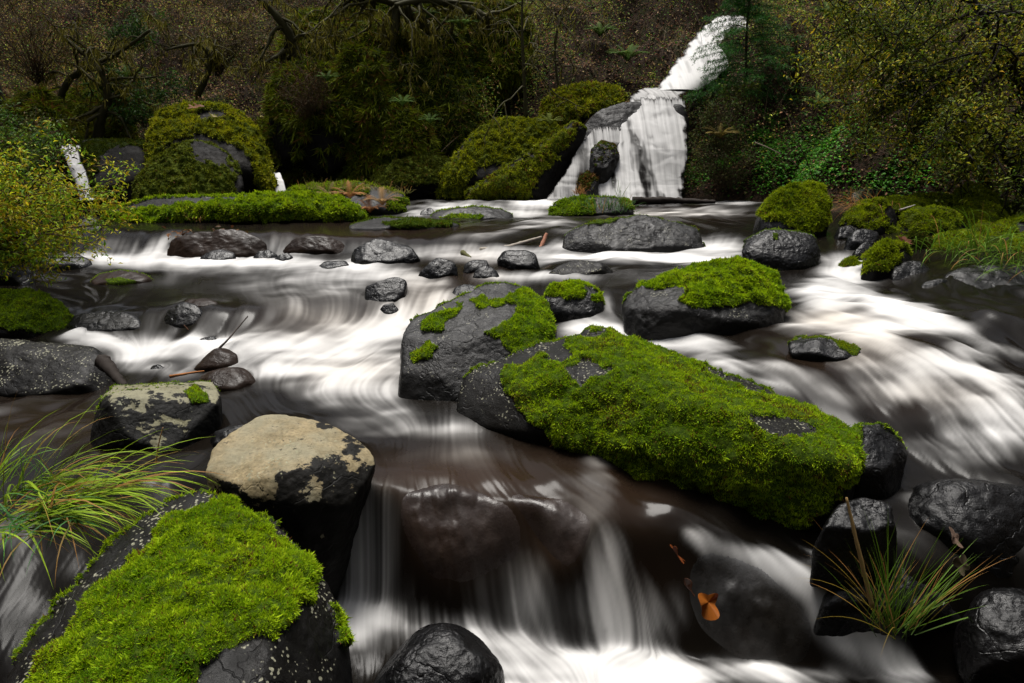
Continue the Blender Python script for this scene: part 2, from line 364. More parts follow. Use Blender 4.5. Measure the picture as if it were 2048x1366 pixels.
def Hat(x, y):
    """water z at world x, y"""
    x = np.asarray(x, float); y = np.asarray(y, float)
    yc = np.clip(y, Yg[0], Yg[-1]); s = np.clip(x / yc, Sg[0], Sg[-1])
    i = np.clip(np.searchsorted(Yg, yc) - 1, 0, NY - 2); fi = (yc - Yg[i]) / (Yg[i + 1] - Yg[i])
    jf = (s - Sg[0]) / (Sg[1] - Sg[0]); j = np.clip(jf.astype(int), 0, NS - 2); fj = jf - j
    return CZ - ((H[i, j] * (1 - fj) + H[i, j + 1] * fj) * (1 - fi) + (H[i + 1, j] * (1 - fj) + H[i + 1, j + 1] * fj) * fi)
def onwater(px, py):
    s0, m0 = ray(px, py)
    j = int(np.clip(np.interp(s0, Sg, np.arange(NS)), 0, NS - 1))
    d = (-H[:, j]) - m0 * Yg
    k = np.argmax(d >= 0)
    return P(px, py, Yg[k] if d[k] >= 0 else YMAX)
WFLOW = [(300,470,300,520),(600,470,600,520),(450,535,420,560),(1000,450,850,485),(900,520,850,600),(850,600,810,680),(600,600,640,660),(400,590,420,660),
 (250,600,200,660),(700,690,600,730),(500,700,420,730),(720,740,660,800),(790,740,700,790),(750,840,870,870),(600,830,800,880),(450,800,500,850),(200,830,60,860),(100,950,30,1080),
 (300,980,90,1150),(850,900,830,960),(1000,880,1100,950),(1100,960,1230,1060),(1200,1000,1300,1140),(1180,1080,1250,1240),(1080,1130,1130,1250),(1000,1150,1020,1260),(850,1000,870,1080),(960,1000,1000,1070),(1350,1075,1480,1120),(1550,1130,1680,1240),(1450,1200,1500,1300),(750,1000,745,1150),(1050,1120,1090,1280),(900,980,880,1150),(1250,1100,1330,1250),
 (1450,1070,1650,1200),(1650,1200,1850,1366),(900,1300,900,1366),(1250,1320,1150,1366),(720,1250,700,1366),
 (1300,520,1050,535),(1400,450,1500,475),(1480,460,1420,510),(1350,720,1600,760),(1500,750,1800,850),(1650,600,1850,650),(1700,520,1690,570),(1900,640,2048,700),
 (1800,760,2048,900),(1780,700,1950,760),(1950,900,2048,1000),(1850,870,1960,960),(1800,1000,1950,1060),(1350,410,1100,420),(1000,420,980,440),(700,400,720,420),
 (1150,660,1350,690),(1230,600,1220,650),(150,560,300,575),(450,410,380,420)]
fp = []; fv = []
for a, b, c, d in WFLOW:
    p = onwater(a, b); q = onwater(c, d); v = (q - p)[:2]; v /= np.linalg.norm(v) + 1e-9
    fp.append([p[0] / p[1] * 2, math.log(p[1]) * 2.4]); fv.append(v)
fp = np.array(fp); fv = np.array(fv)
BUMP = [(640,625,.55,.035),(420,610,.30,.03),(700,755,.30,.035),(1650,640,.30,-.02),(1740,640,.45,.04),(1990,660,.30,.08),(1800,720,.5,.04),(1900,760,.6,.05),(1500,740,.6,.04),
        (1700,800,.35,-.03),(1480,1090,.16,.05),(850,430,.5,.04),(1180,395,.6,.05),(560,690,.4,.04),(900,830,.25,.02),(1150,640,.25,.03),(1450,510,.3,.03)]
for a, b, r, amp in BUMP:
    c = onwater(a, b); H -= amp * np.exp(-((XX - c[0]) ** 2 + (YY - c[1]) ** 2) / r ** 2)

# ------------------------------------------------------------------ rocks
_ico = {}
def ico(sub):
    if sub not in _ico:
        bm = bmesh.new(); bmesh.ops.create_icosphere(bm, subdivisions=sub, radius=1)
        V = np.array([v.co[:] for v in bm.verts]); T = np.array([[v.index for v in f.verts] for f in bm.faces]); bm.free()
        _ico[sub] = (V, T)
    return _ico[sub]
def vnormals(V, T):
    n = np.cross(V[T[:, 1]] - V[T[:, 0]], V[T[:, 2]] - V[T[:, 0]]); out = np.zeros_like(V)
    for k in range(3): np.add.at(out, T[:, k], n)
    return out / (np.linalg.norm(out, axis=1)[:, None] + 1e-12)
ROCKC = []       # circles for the flow round the rocks
MOSS_BRIGHT = ((0.46, 0.62, 0.012), (0.14, 0.29, 0.006))
MOSS_DIM = ((0.34, 0.42, 0.008), (0.11, 0.17, 0.004))
MOSS_DEEP = ((0.060, 0.075, 0.006), (0.018, 0.030, 0.003))
def rock_hull(name, label, cat, pts, mat, sub=6, p=14, rough=0.05, moss=None, seed=None, dry=None, deflect=True, fine=1.0, group=None, facet=0.5, chips=13):
    p = p * 2.6
    """boulder grown from its corner points; moss = dict(thr, polys, holes, n, size, cols)"""
    pts = np.array(pts, float); pass
    sd_ = (sum(ord(ch) * (i + 1) for i, ch in enumerate(label)) + 31 * (seed or 0)) % 977
    bm = bmesh.new()
    for q in pts: bm.verts.new(q)
    bmesh.ops.convex_hull(bm, input=bm.verts)
    bm.normal_update()
    c = 0.5 * (pts.min(0) + pts.max(0)) * 0.5 + 0.5 * pts.mean(0)
    pl = []
    for f in bm.faces:
        if f.calc_area() < 1e-8: continue
        n = np.array(f.normal); d = float(np.dot(np.array(f.verts[0].co) - c, n))
        if d < 0: n, d = -n, -d
        for q in pl:
            if np.dot(q[0], n) > 0.985: q[1] = max(q[1], d); break
        else: pl.append([n, d])
    bm.free()
    rs = np.random.default_rng(sd_)
    for _ in range(chips):
        n = rs.normal(size=3); n /= np.linalg.norm(n); pl.append([n, float(((pts - c) @ n).max()) * (0.965 - 0.15 * rs.random())])
    Nn = np.array([q[0] for q in pl]); Dd = np.array([max(q[1], 0.01) for q in pl])
    U, T = ico(sub); ext = (pts.max(0) - pts.min(0)) / 2; sz = float(np.cbrt(np.prod(ext)))
    U = U * ext; U = U / np.linalg.norm(U, axis=1)[:, None]
    cosv = np.maximum(U @ Nn.T, 1e-3); t = Dd[None, :] / cosv
    tm = t.min(1); r = tm * (((t / tm[:, None]) ** -p).sum(1)) ** (-1.0 / p) * 1.015
    V = c + U * r[:, None]
    q = V / sz + sd_ * 3.7
    d1 = perlin(q * 0.9) * 1.0 + perlin(q * 2.1 + 5) * 0.5
    # soft facets: quantised noise gives flat chipped planes
    d2 = np.abs(perlin(q * 1.7 + 9)); d3 = fbm(q * 4.5, 4) * 0.42 - np.abs(fbm(q * 3.1 + 4, 2)) * .25
    disp = rough * sz * (d1 * 0.9 - facet * d2 * 1.6 + d3) + 0.006 * fine * np.minimum(sz, 0.6) * fbm(q * 14, 3)
    V = V + U * disp[:, None]
    nr = vnormals(V, T)
    mv = np.zeros(len(V)); tex = V * 1.0
    if moss:
        en = fbm(tex * (2.2 / max(sz, 0.2)) + sd_, 4)
        mv = ss(moss.get('thr', 0.5) - 0.14, moss.get('thr', 0.5) + 0.14, nr[:, 2] + en * moss.get('rag', 0.35))
        if 'polys' in moss:
            px, py = proj(V); wob = moss.get('wob', 16)
            px = px + wob * fbm(tex * 9 + 3, 3); py = py + wob * fbm(tex * 9 + 31, 3)
            front = (nr * (np.array([0, 0, CZ]) - V)).sum(1) > 0
            ins = np.zeros(len(V), bool)
            for pg in moss['polys']: ins |= inpoly(px, py, pg)
            for pg in moss.get('holes', []): ins &= ~inpoly(px, py, pg)
            mv = np.where(front, ins.astype(float), mv)
        V = V + nr * (mv * moss.get('thick', 0.012) * (1 + 1.5 * fbm(tex * 9, 3)))[:, None]
        nr = vnormals(V, T)
    dv = ss(0.1, 0.75, nr[:, 2] + 0.25 * fbm(tex * 3 / max(sz, .2) + 7, 3)) if dry is None else dry(V, nr)
    o = mesh_obj(name, V - c, T, mat, attrs={'moss': mv, 'dry': dv}); o.location = c
    tag(o, label, cat, group)
    if moss and moss.get('n', 0) > 0:
        tri = V[T]; ar = 0.5 * np.linalg.norm(np.cross(tri[:, 1] - tri[:, 0], tri[:, 2] - tri[:, 0]), axis=1)
        mt = mv[T].mean(1); facing = ((tri.mean(1) - np.array([0, 0, CZ])) * np.cross(tri[:, 1] - tri[:, 0], tri[:, 2] - tri[:, 0])).sum(1) < 0
        wz = CZ - 9
        wgt = ar * (mt > 0.4) * np.where(facing, 1.0, 0.25) * (tri.mean(1)[:, 2] > -0.2)
        if wgt.sum() > 0:
            n = int(moss['n'] * 1.25); idx = rng.choice(len(T), n, p=wgt / wgt.sum())
            a, b = rng.random((2, n)); fl = a + b > 1; a[fl] = 1 - a[fl]; b[fl] = 1 - b[fl]
            Pp = tri[idx, 0] + a[:, None] * (tri[idx, 1] - tri[idx, 0]) + b[:, None] * (tri[idx, 2] - tri[idx, 0])
            Nm = nr[T[idx, 0]]
            clump = fbm(Pp * moss.get('cl', 26), 3); big = fbm(Pp * 4 + 40, 3)
            keep = clump + rng.normal(size=n) * 0.3 > -0.55
            Pp, Nm, clump, big = Pp[keep], Nm[keep], clump[keep], big[keep]; n = len(Pp)
            size = 0.66 * moss.get('size', 0.011) * np.exp(rng.normal(size=n) * 0.3) * (1 + 0.5 * np.clip(clump, -0.8, 1))
            D = Nm * 0.9 + rng.normal(size=(n, 3)) * 0.6 + np.array([0, 0, 0.25]) + (np.array([0, -.3, -1.3]) if moss.get('hang') else (1 - ss(.05, .55, Nm[:, 2]))[:, None] * np.array([0, 0, -1.25])); D /= np.linalg.norm(D, axis=1)[:, None]
            S = np.cross(D, rng.normal(size=(n, 3))); S /= np.linalg.norm(S, axis=1)[:, None]
            wd = (size * 1.45 * moss.get('asp', 0.34))[:, None]; L = size[:, None]
            base = Pp - Nm * 0.002
            Vt = np.stack([base - S * wd * 0.5, base + S * wd * 0.5, base + D * L + rng.normal(size=(n, 3)) * L * 0.2], 1).reshape(-1, 3)
            Tt = np.arange(3 * n).reshape(-1, 3)
            c1, c2 = moss.get('cols', MOSS_BRIGHT); c1 = np.array(c1); c2 = np.array(c2)
            f = np.clip(0.5 + 0.5 * big + 0.28 * rng.normal(size=n) + 0.35 * clump, 0, 1)[:, None]
            tip = c2 * (1 - f) + c1 * f
            br = rng.random(n) < moss.get('brown', 0.03) * (1 + 3 * (big > 0.45)); tip[br] = (0.16, 0.07, 0.02)
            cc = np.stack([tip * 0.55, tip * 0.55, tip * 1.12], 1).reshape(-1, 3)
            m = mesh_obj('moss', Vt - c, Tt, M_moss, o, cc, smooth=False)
    if deflect: ROCKC.append((c[0], c[1], 0.5 * (ext[0] + ext[1])))
    return o
def outline_pts(outline, Yf=None, t=None, below=0.3, ts=0.8, lean=0.55, fs=0.62):
    o = np.array(outline, float); mn, mx = o.min(0), o.max(0); cx, cyy = o.mean(0)
    if Yf is None: Yf = onwater(cx, mx[1] - 0.04 * (mx[1] - mn[1]))[1]
    wd = (mx[0] - mn[0]) / F * Yf
    if t is None: t = ts * wd
    pts = []
    for (a, b) in o:
        rel = 1 - (b - mn[1]) / (mx[1] - mn[1])
        pts.append(P(a, b, Yf + t * (0.15 + (lean - 0.15) * rel)))
        fa, fb = cx + (a - cx) * fs, cyy + (b - cyy) * fs
        pts.append(P(fa, fb, Yf + t * (0.02 + 0.35 * rel)))
        ba, bb = cx + (a - cx) * 0.85, cyy + (b - cyy) * 0.85
        pts.append(P(ba, bb, Yf + t))
        if rel < 0.45:
            q = P(a, b, Yf + t * 0.15); q[2] -= below; pts.append(q)
            q = P(ba, bb, Yf + t); q[2] -= below; pts.append(q)
    return np.array(pts), Yf, t
def rk(label, outline, mat, cat='boulder', name='boulder', Yf=None, t=None, below=0.25, ts=0.8, lean=0.55, fs=0.62, **kw):
    pts, yf, tt = outline_pts(outline, Yf, t, below, ts, lean, fs)
    return rock_hull(name, label, cat, pts, mat, **kw)

# --- foreground heroes
rock_hull('boulder', 'big foreground boulder at the lower left, its whole top under bright green moss', 'boulder',
 [P(*q) for q in [(390,985,2.45),(450,998,2.42),(520,1035,2.36),(590,1090,2.3),(645,1160,2.2),(690,1240,2.1),(705,1310,2.0),(700,1420,1.85),
  (330,1010,2.4),(240,1085,2.25),(150,1185,2.05),(55,1290,1.85),(10,1366,1.75),(-40,1450,1.6),
  (350,1150,1.98),(300,1260,1.72),(450,1270,1.72),(560,1200,1.9),(250,1420,1.5),(520,1400,1.55),(420,1100,2.1)]] +
 [P(*q) - np.array([0, 0, .9]) for q in [(690,1240,2.1),(240,1085,2.25),(0,1366,1.75),(520,1400,1.55),(450,998,2.42),(250,1420,1.5)]],
 MR_lich, sub=7, p=18, rough=0.022, chips=0,
 moss=dict(polys=[[(430,1003),(500,1020),(530,1048),(580,1085),(640,1150),(620,1200),(560,1260),(470,1300),(400,1340),(380,1420),(20,1480),(60,1366),(110,1290),(180,1190),(250,1120),(300,1085),(340,1030)],
                  [(650,1190),(690,1230),(700,1290),(675,1290),(655,1240)]], n=115000, size=0.0125, cl=30, thick=0.016, brown=0.06, asp=0.3))
rock_hull('mossy_slab', 'long wedge-shaped boulder with a bright moss top and dark shaggy front in mid stream', 'boulder',
 [P(*q) for q in [(1150,675,3.95),(1230,662,3.95),(1300,690,3.85),(1400,745,3.6),(1500,785,3.4),(1590,805,3.25),(1680,850,3.05),(1722,900,2.85),
  (1010,765,3.55),(1200,795,3.25),(1400,855,2.95),(1600,930,2.7),(1690,945,2.68),(908,825,3.55),(915,768,3.7),(960,740,3.8),(1100,698,3.95),
  (925,850,3.55),(1100,935,3.34),(1300,1015,3.10),(1500,1070,2.94),(1600,1055,2.88),(1655,1020,2.84)]] +
 [P(*q) - np.array([0, 0, .45]) for q in [(925,850,3.66),(1100,935,3.5),(1300,1015,3.28),(1500,1068,3.12),(1600,1052,3.05),(1690,945,2.74),(1722,900,2.9),(1590,805,3.3),(1230,662,4.0),(960,740,3.9)]],
 MR_lich, sub=7, p=22, rough=0.025, chips=0,
 moss=dict(polys=[[(1010,740),(1080,715),(1150,680),(1230,655),(1300,685),(1400,740),(1500,780),(1600,800),(1700,850),(1730,910),(1700,960),(1660,1020),(1600,1060),(1500,1080),(1400,1050),(1280,1010),(1180,960),(1080,860),(1010,780)]],
   holes=[[(1130,735),(1175,722),(1225,742),(1200,760),(1165,775),(1145,755)],[(1480,835),(1570,835),(1640,870),(1600,880),(1520,862)],[(1085,700),(1130,690),(1150,715),(1090,730)]],
   n=150000, size=0.0125, cl=24, thick=0.018, brown=0.09, asp=0.3, wob=12))
rock_hull('boulder', 'tilted grey boulder with a flat sloping face and moss on its right shoulder', 'boulder',
 [P(*q) for q in [(797,815,3.78),(842,820,3.72),(800,700,3.98),(830,652,4.2),(900,618,4.35),(965,588,4.5),(1050,574,4.5),(1092,603,4.4),(1115,660,4.2),(1112,700,4.1),
  (803,768,3.8),(880,748,3.8),(960,706,3.88),(1085,655,4.1),(925,800,3.68),(1060,740,3.85)]] +
 [P(*q) - np.array([0, 0, .35]) for q in [(797,815,3.78),(925,800,3.68),(1060,740,3.85),(1112,700,4.2),(1050,620,4.75),(850,680,4.4)]],
 MR_grey, sub=7, p=26, rough=0.022, chips=0,
 moss=dict(polys=[[(1000,600),(1050,575),(1095,600),(1115,660),(1110,700),(1070,715),(1020,700),(990,672),(965,668),(1020,640),(1040,610)],[(838,650),(880,625),(930,605),(915,630),(880,660),(845,672)],
   [(815,705),(860,682),(878,690),(860,715),(820,728)],[(940,605),(965,590),(980,605),(960,618)],[(975,600),(1015,592),(1010,610),(985,612)]], n=26000, size=0.0135, cl=24, thick=0.012, asp=0.34, wob=8))
rock_hull('boulder', 'tan topped boulder with pale lichen and a black underside above the small falls', 'boulder',
 [P(*q) for q in [(415,960,2.72),(430,900,2.86),(478,852,3.0),(530,826,3.1),(600,832,3.1),(680,860,3.05),(735,893,2.95),(752,925,2.86),(738,958,2.78),
  (560,960,2.62),(480,985,2.6),(640,925,2.7),(600,1010,2.58),(700,1020,2.66),(640,1050,2.64)]] +
 [P(*q) - np.array([0, 0, .5]) for q in [(450,985,2.68),(600,1010,2.66),(650,1030,2.76),(680,960,2.98),(540,880,3.12)]],
 MR_tan, sub=7, p=20, rough=0.03, chips=0,
 dry=lambda V, nr: ss(-0.1, 0.75, nr[:, 2] - 0.42 + 0.75 * fbm(V * 8, 5) + ss(0.25, -0.30, V[:, 0] + 0.95) * 0.55))
rock_hull('boulder', 'black angular boulder edged with pale lichen and one small moss tuft', 'boulder',
 [P(*q) for q in [(178,875,3.45),(200,800,3.6),(228,772,3.8),(300,768,3.85),(425,765,3.85),(442,790,3.75),(443,850,3.6),(400,885,3.45),(330,905,3.3),(190,900,3.35),(205,808,3.42),(320,798,3.50),(438,806,3.58),(250,880,3.3)]] +
 [P(*q) - np.array([0, 0, .3]) for q in [(178,875,3.4),(330,905,3.3),(443,850,3.6),(425,790,3.95),(228,790,3.9)]],
 MR_edge, sub=7, p=20, rough=0.03, chips=0, moss=dict(polys=[[(368,780),(390,772),(412,790),(415,808),(385,806)]], n=2600, size=0.012, wob=5, thick=0.006),
 dry=lambda V, nr: ss(0.45, 1.25, nr[:, 2] + 0.5 * fbm(V * 11, 4)))
rk('massive dark boulder at the left edge beside the log stub', [(-120,700),(-60,690),(0,685),(100,685),(180,692),(230,718),(258,772),(230,795),(100,800),(-120,800)], MR_lich, sub=7, p=12, rough=0.03, ts=0.7)
rk('low boulder under a thick round moss cushion at the left edge', [(-90,600),(0,583),(50,583),(100,598),(140,628),(155,665),(110,685),(-90,690)], MR_black, sub=6, p=10,
   moss=dict(polys=[[(-100,570),(50,575),(110,598),(145,632),(150,655),(100,668),(40,660),(-100,650)]], n=30000, size=0.015, thick=0.02, wob=6, cols=((.34,.48,.012),(.11,.22,.006))))
rk('dark mossy boulder beneath the yellow shrub', [(-100,480),(0,468),(30,480),(60,510),(70,550),(55,578),(-100,580)], MR_black, sub=6, p=10,
   moss=dict(polys=[[(-100,460),(10,465),(45,490),(60,520),(20,535),(-100,530)]], n=12000, size=0.018, thick=0.03, wob=6, cols=((.16,.23,.01),(.05,.1,.006))))
rk('flat dark rock dotted with fallen yellow leaves under the shrub', [(65,525),(90,507),(150,505),(182,520),(187,538),(70,542)], MR_black, sub=5)
rk('low rock with an orange streaked edge lying in the dark pool', [(172,572),(200,548),(240,540),(290,547),(310,560),(290,574)], MR_brown, sub=5,
   moss=dict(polys=[[(210,560),(240,556),(275,562),(270,572),(215,572)]], n=1500, size=0.014, wob=3, thick=.008))
rk('smooth brown wedge-shaped stone with a bare twig behind it', [(383,742),(400,722),(430,696),(455,692),(473,705),(477,730),(450,742)], MR_brown, sub=6, p=12, rough=0.02)
rk('rounded wet brown stone lying in front of the wedge-shaped stone', [(392,775),(395,752),(430,737),(480,732),(505,742),(513,762),(490,780),(420,786)], MR_brown, sub=6, p=10, rough=0.025)
rk('small half sunken stone between the log stub and wedge-shaped stone', [(290,750),(300,733),(320,728),(340,742),(342,752)], MR_black, sub=5)
rk('tiny wet stone awash in the foam near the twig', [(382,690),(400,676),(425,672),(447,685),(445,692)], MR_black, sub=5)
rk('half sunken stone tucked behind the tan topped boulder', [(415,890),(425,865),(450,850),(490,848),(500,880),(470,900)], MR_black, sub=5)
rk('black wet round boulder in the white pool at the bottom', [(725,1400),(745,1330),(790,1275),(850,1240),(910,1235),(960,1262),(1000,1310),(1020,1380),(1000,1430),(760,1450)], MR_black, sub=7, p=9, rough=0.03, Yf=1.95, t=.5)
# --- brown domes in the small falls
# --- right foreground
rk('round black boulder just behind the end of the long mossy slab', [(1690,960),(1685,880),(1710,852),(1760,850),(1800,880),(1815,910),(1800,945),(1760,970)], MR_black, sub=6, p=10, rough=0.03, Yf=2.75, t=.4,
   moss=dict(polys=[[(1690,850),(1725,852),(1722,890),(1695,890)]], n=1800, size=.012, wob=4))
rk('broad rippled wet slab at the right edge', [(1790,1000),(1830,960),(1920,950),(2048,965),(2150,990),(2160,1110),(2048,1150),(1930,1120),(1840,1060)], MR_black, sub=7, p=10, rough=0.04, Yf=2.42, t=.95, lean=.95, fs=.9, chips=16, fine=1.6, deflect=False)
rk('shiny black rock behind the foreground grass tuft', [(1612,1215),(1640,1140),(1700,1090),(1790,1068),(1880,1085),(1965,1140),(1965,1210),(1840,1235),(1700,1232)], MR_black, sub=7, p=10, rough=0.04, Yf=2.40, t=.5, lean=.85, fs=.85, chips=16, fine=1.4, deflect=False)
rk('low wet slab in the lower right corner', [(1925,1230),(1960,1180),(2060,1170),(2150,1200),(2160,1290),(2060,1300),(1950,1285)], MR_black, sub=7, p=10, rough=0.04, Yf=2.15, t=.5, lean=.9, fs=.9, chips=16, fine=1.6, deflect=False)
rk('small dark stone tucked under the right end of the long mossy slab', [(1630,1060),(1660,1010),(1720,990),(1790,1010),(1800,1050),(1740,1075)], MR_black, sub=6, Yf=2.42, t=.25, fine=2, deflect=False)
# --- middle right
rk('large boulder with a moss cap over shiny dark flanks', [(1240,645),(1240,608),(1262,580),(1300,565),(1400,533),(1470,524),(1540,540),(1575,570),(1585,640),(1582,672),(1500,684),(1400,668),(1290,655)], MR_grey, sub=7, p=16, rough=0.045, ts=.7,
   moss=dict(polys=[[(1280,575),(1330,550),(1400,530),(1470,518),(1545,535),(1580,570),(1585,625),(1550,610),(1490,605),(1440,615),(1370,612),(1360,600),(1385,575),(1330,578)]], n=60000, size=0.0155, thick=0.02, wob=7))
rk('small moss capped boulder between the tilted boulder and large moss-capped boulder', [(1085,630),(1082,590),(1110,570),(1150,565),(1200,585),(1212,610),(1208,640),(1150,648)], MR_black, sub=6, p=12, rough=.04,
   moss=dict(polys=[[(1083,590),(1110,568),(1150,562),(1175,580),(1168,595),(1120,592)],[(1178,588),(1200,586),(1204,602),(1185,604)]], n=12000, size=0.016, thick=.015, wob=4))
rk('low dark stone with a yellowish moss patch below the large moss-capped boulder', [(1572,690),(1590,672),(1640,667),(1700,678),(1752,708),(1735,722),(1660,732)], MR_black, sub=6, p=12, rough=.05,
   moss=dict(polys=[[(1665,680),(1700,684),(1722,700),(1712,708),(1680,698)]], n=3000, size=.014, wob=4, cols=MOSS_DIM))
rk('round glossy black boulder below the mossy one at the right bank', [(1480,505),(1490,475),(1520,458),(1580,460),(1630,472),(1650,500),(1645,530),(1600,548),(1540,545),(1500,530)], MR_black, sub=7, p=9, rough=.03, fine=1.4,
   moss=dict(polys=[[(1545,468),(1556,468),(1556,480),(1546,480)]], n=200, size=.02, wob=1))
rk('tall moss covered boulder standing above the glossy black one', [(1500,460),(1510,425),(1540,390),(1590,366),(1640,366),(1666,395),(1664,430),(1640,470),(1570,485),(1510,475)], MR_black, sub=6, p=10, Yf=onwater(1570,500)[1] + .35, rough=.03,
   moss=dict(polys=[[(1515,425),(1540,385),(1590,360),(1645,362),(1670,395),(1665,440),(1640,462),(1600,465),(1560,440),(1530,440)]], n=26000, size=.024, thick=.02, wob=5, cols=MOSS_DIM))
rk('broad dark rock hump speckled with lichen above the centre rapids', [(1120,490),(1135,465),(1180,445),(1250,434),(1330,440),(1390,455),(1428,480),(1420,500),(1300,512),(1180,508)], MR_grey, sub=7, p=12, rough=.05, ts=.5,
   moss=dict(polys=[[(1170,445),(1240,434),(1230,445),(1180,452)]], n=1500, size=.02, wob=3, cols=MOSS_DIM))
rk('jagged black rock in the white water left of centre', [(696,530),(705,500),(745,480),(790,485),(835,497),(840,515),(815,527),(750,533)], MR_black, sub=6, p=16, rough=.06)
rk('pointed black rock between two tongues of white water', [(832,558),(840,540),(870,518),(893,513),(912,530),(916,550),(890,560)], MR_black, sub=6, p=16, rough=.05)
rk('small round black rock touching the pair of stones at centre', [(925,545),(928,525),(950,518),(978,520),(985,535),(965,550)], MR_black, sub=5, p=10)
rk('triangular black stone at the front of the centre pair', [(942,558),(955,535),(975,527),(995,545),(1003,558),(970,562)], MR_black, sub=5, p=12)
rk('round black rock below the birch stick', [(993,520),(1000,503),(1030,497),(1070,500),(1083,520),(1082,538),(1040,540),(1010,532)], MR_black, sub=6, p=9, rough=.04)
rk('low brown lichen speckled rock right of centre', [(1083,548),(1110,532),(1150,520),(1200,525),(1227,542),(1200,553),(1120,556)], MR_lich, sub=6, p=12, rough=.05)
rk('leaning black rock at the top of the centre chute', [(724,600),(728,575),(760,560),(795,550),(816,562),(818,590),(800,610),(745,614)], MR_black, sub=6, p=10, rough=.04)
rk('small black rock at the foot of the leaning one', [(757,632),(762,612),(785,605),(802,625),(798,636)], MR_black, sub=5, p=12)
rk('half sunken dark rock behind the tilted boulder', [(898,598),(905,575),(935,568),(975,575),(990,590),(960,602)], MR_black, sub=6, p=10)
rk('brown rock ledge with wet fallen leaves on the left shelf', [(330,512),(345,478),(400,462),(470,458),(525,470),(535,495),(500,515),(400,520)], MR_brown, sub=6, p=14, rough=.06, ts=.4)
rk('small black stone against the brown rock ledge', [(398,520),(405,505),(440,498),(470,505),(474,518),(440,526)], MR_black, sub=5, p=10)
rk('tiny black stone alone in the foam left of centre', [(548,520),(556,508),(575,505),(587,515),(583,524)], MR_black, sub=5, p=9)
rk('dark rock hump under the thin falls at left of centre', [(560,505),(590,475),(650,470),(690,485),(700,505),(640,512)], MR_brown, sub=6, p=12, ts=.4, rough=.05)
rk('dark rock showing through the left cascade', [(325,655),(335,620),(370,604),(410,612),(425,645),(380,660)], MR_black, sub=6, p=12, rough=.05)
rk('flat dark stone in the lip of the left cascade', [(360,612),(375,598),(415,596),(440,606),(420,616)], MR_brown, sub=5, p=12, rough=.05)
rk('long dark rock shelf under the left end of the cascade', [(130,665),(150,630),(220,618),(280,630),(300,660),(220,672)], MR_black, sub=6, p=12, rough=.05, ts=.5)
rk('dark wet stone between the brown ledge and left of centre hump', [(505,520),(515,502),(540,498),(556,510),(545,522)], MR_black, sub=5, p=12)
rk('dark rock at the left edge of the birch stick', [(630,540),(650,522),(690,520),(700,532),(670,541)], MR_black, sub=5, p=12)
# --- moss islands on the far shelf
rk('long low island of bright moss below the far left boulders', [(190,440),(230,428),(330,418),(450,408),(560,394),(640,392),(690,405),(735,428),(745,440),(640,449),(480,449),(300,447)], MR_stain, cat='mossy rock', name='moss_island', sub=7, p=14, Yf=9.7, t=1.3, rough=.02,
   moss=dict(polys=[[(180,445),(190,428),(330,412),(450,402),(560,388),(650,388),(700,405),(745,435),(700,441),(600,437),(520,441),(430,437),(330,445)]], n=52000, size=.034, thick=.03, wob=3, cl=9, cols=((.42,.56,.01),(.15,.28,.006))), deflect=False)
rk('mossy shelf with brown ferns behind the long moss island', [(550,395),(600,374),(680,369),(760,378),(810,392),(815,425),(760,436),(620,430)], MR_stain, cat='mossy rock', name='moss_island', sub=6, p=12, Yf=10.8, t=1.2, rough=.03,
   moss=dict(polys=[[(550,400),(600,372),(680,366),(740,375),(735,392),(640,392)],[(770,400),(810,398),(810,420),(775,420)]], n=12000, size=.035, thick=.03, wob=3, cl=9, cols=((.32,.44,.01),(.13,.22,.006))), deflect=False)
rk('flat gravelly rock with a thin strip of moss at the far shelf edge', [(690,455),(740,442),(830,440),(910,446),(935,456),(850,462),(720,462)], MR_grey, cat='mossy rock', name='moss_island', sub=6, p=12, t=.8, rough=.02,
   moss=dict(polys=[[(760,446),(830,440),(905,446),(900,454),(790,455)]], n=8000, size=.025, thick=.015, wob=2, cl=9, cols=((.13,.19,.01),(.06,.11,.006))), deflect=False)
rk('low dark rock awash in the far white riffle', [(860,435),(890,420),(950,413),(1010,420),(1030,435),(960,440)], MR_grey, sub=6, ts=.5, moss=dict(polys=[[(880,433),(930,428),(970,430),(960,440),(880,440)]], n=2500, size=.028, wob=2), deflect=False)
rk('small dark stone at the left of the far riffle', [(838,430),(845,417),(865,414),(875,425),(865,433)], MR_black, sub=5)
rk('mossy hump with a grass tuft below the waterfall', [(1095,432),(1110,410),(1150,397),(1220,395),(1270,405),(1280,425),(1200,434)], MR_stain, cat='mossy rock', name='moss_island', sub=6, Yf=10.7, t=.9, rough=.03,
   moss=dict(polys=[[(1097,432),(1115,405),(1150,394),(1190,400),(1190,428),(1140,430)],[(1240,400),(1275,405),(1275,420),(1245,418)]], n=9000, size=.034, thick=.02, wob=3, cl=9, cols=((.30,.44,.01),(.10,.2,.006))), deflect=False)
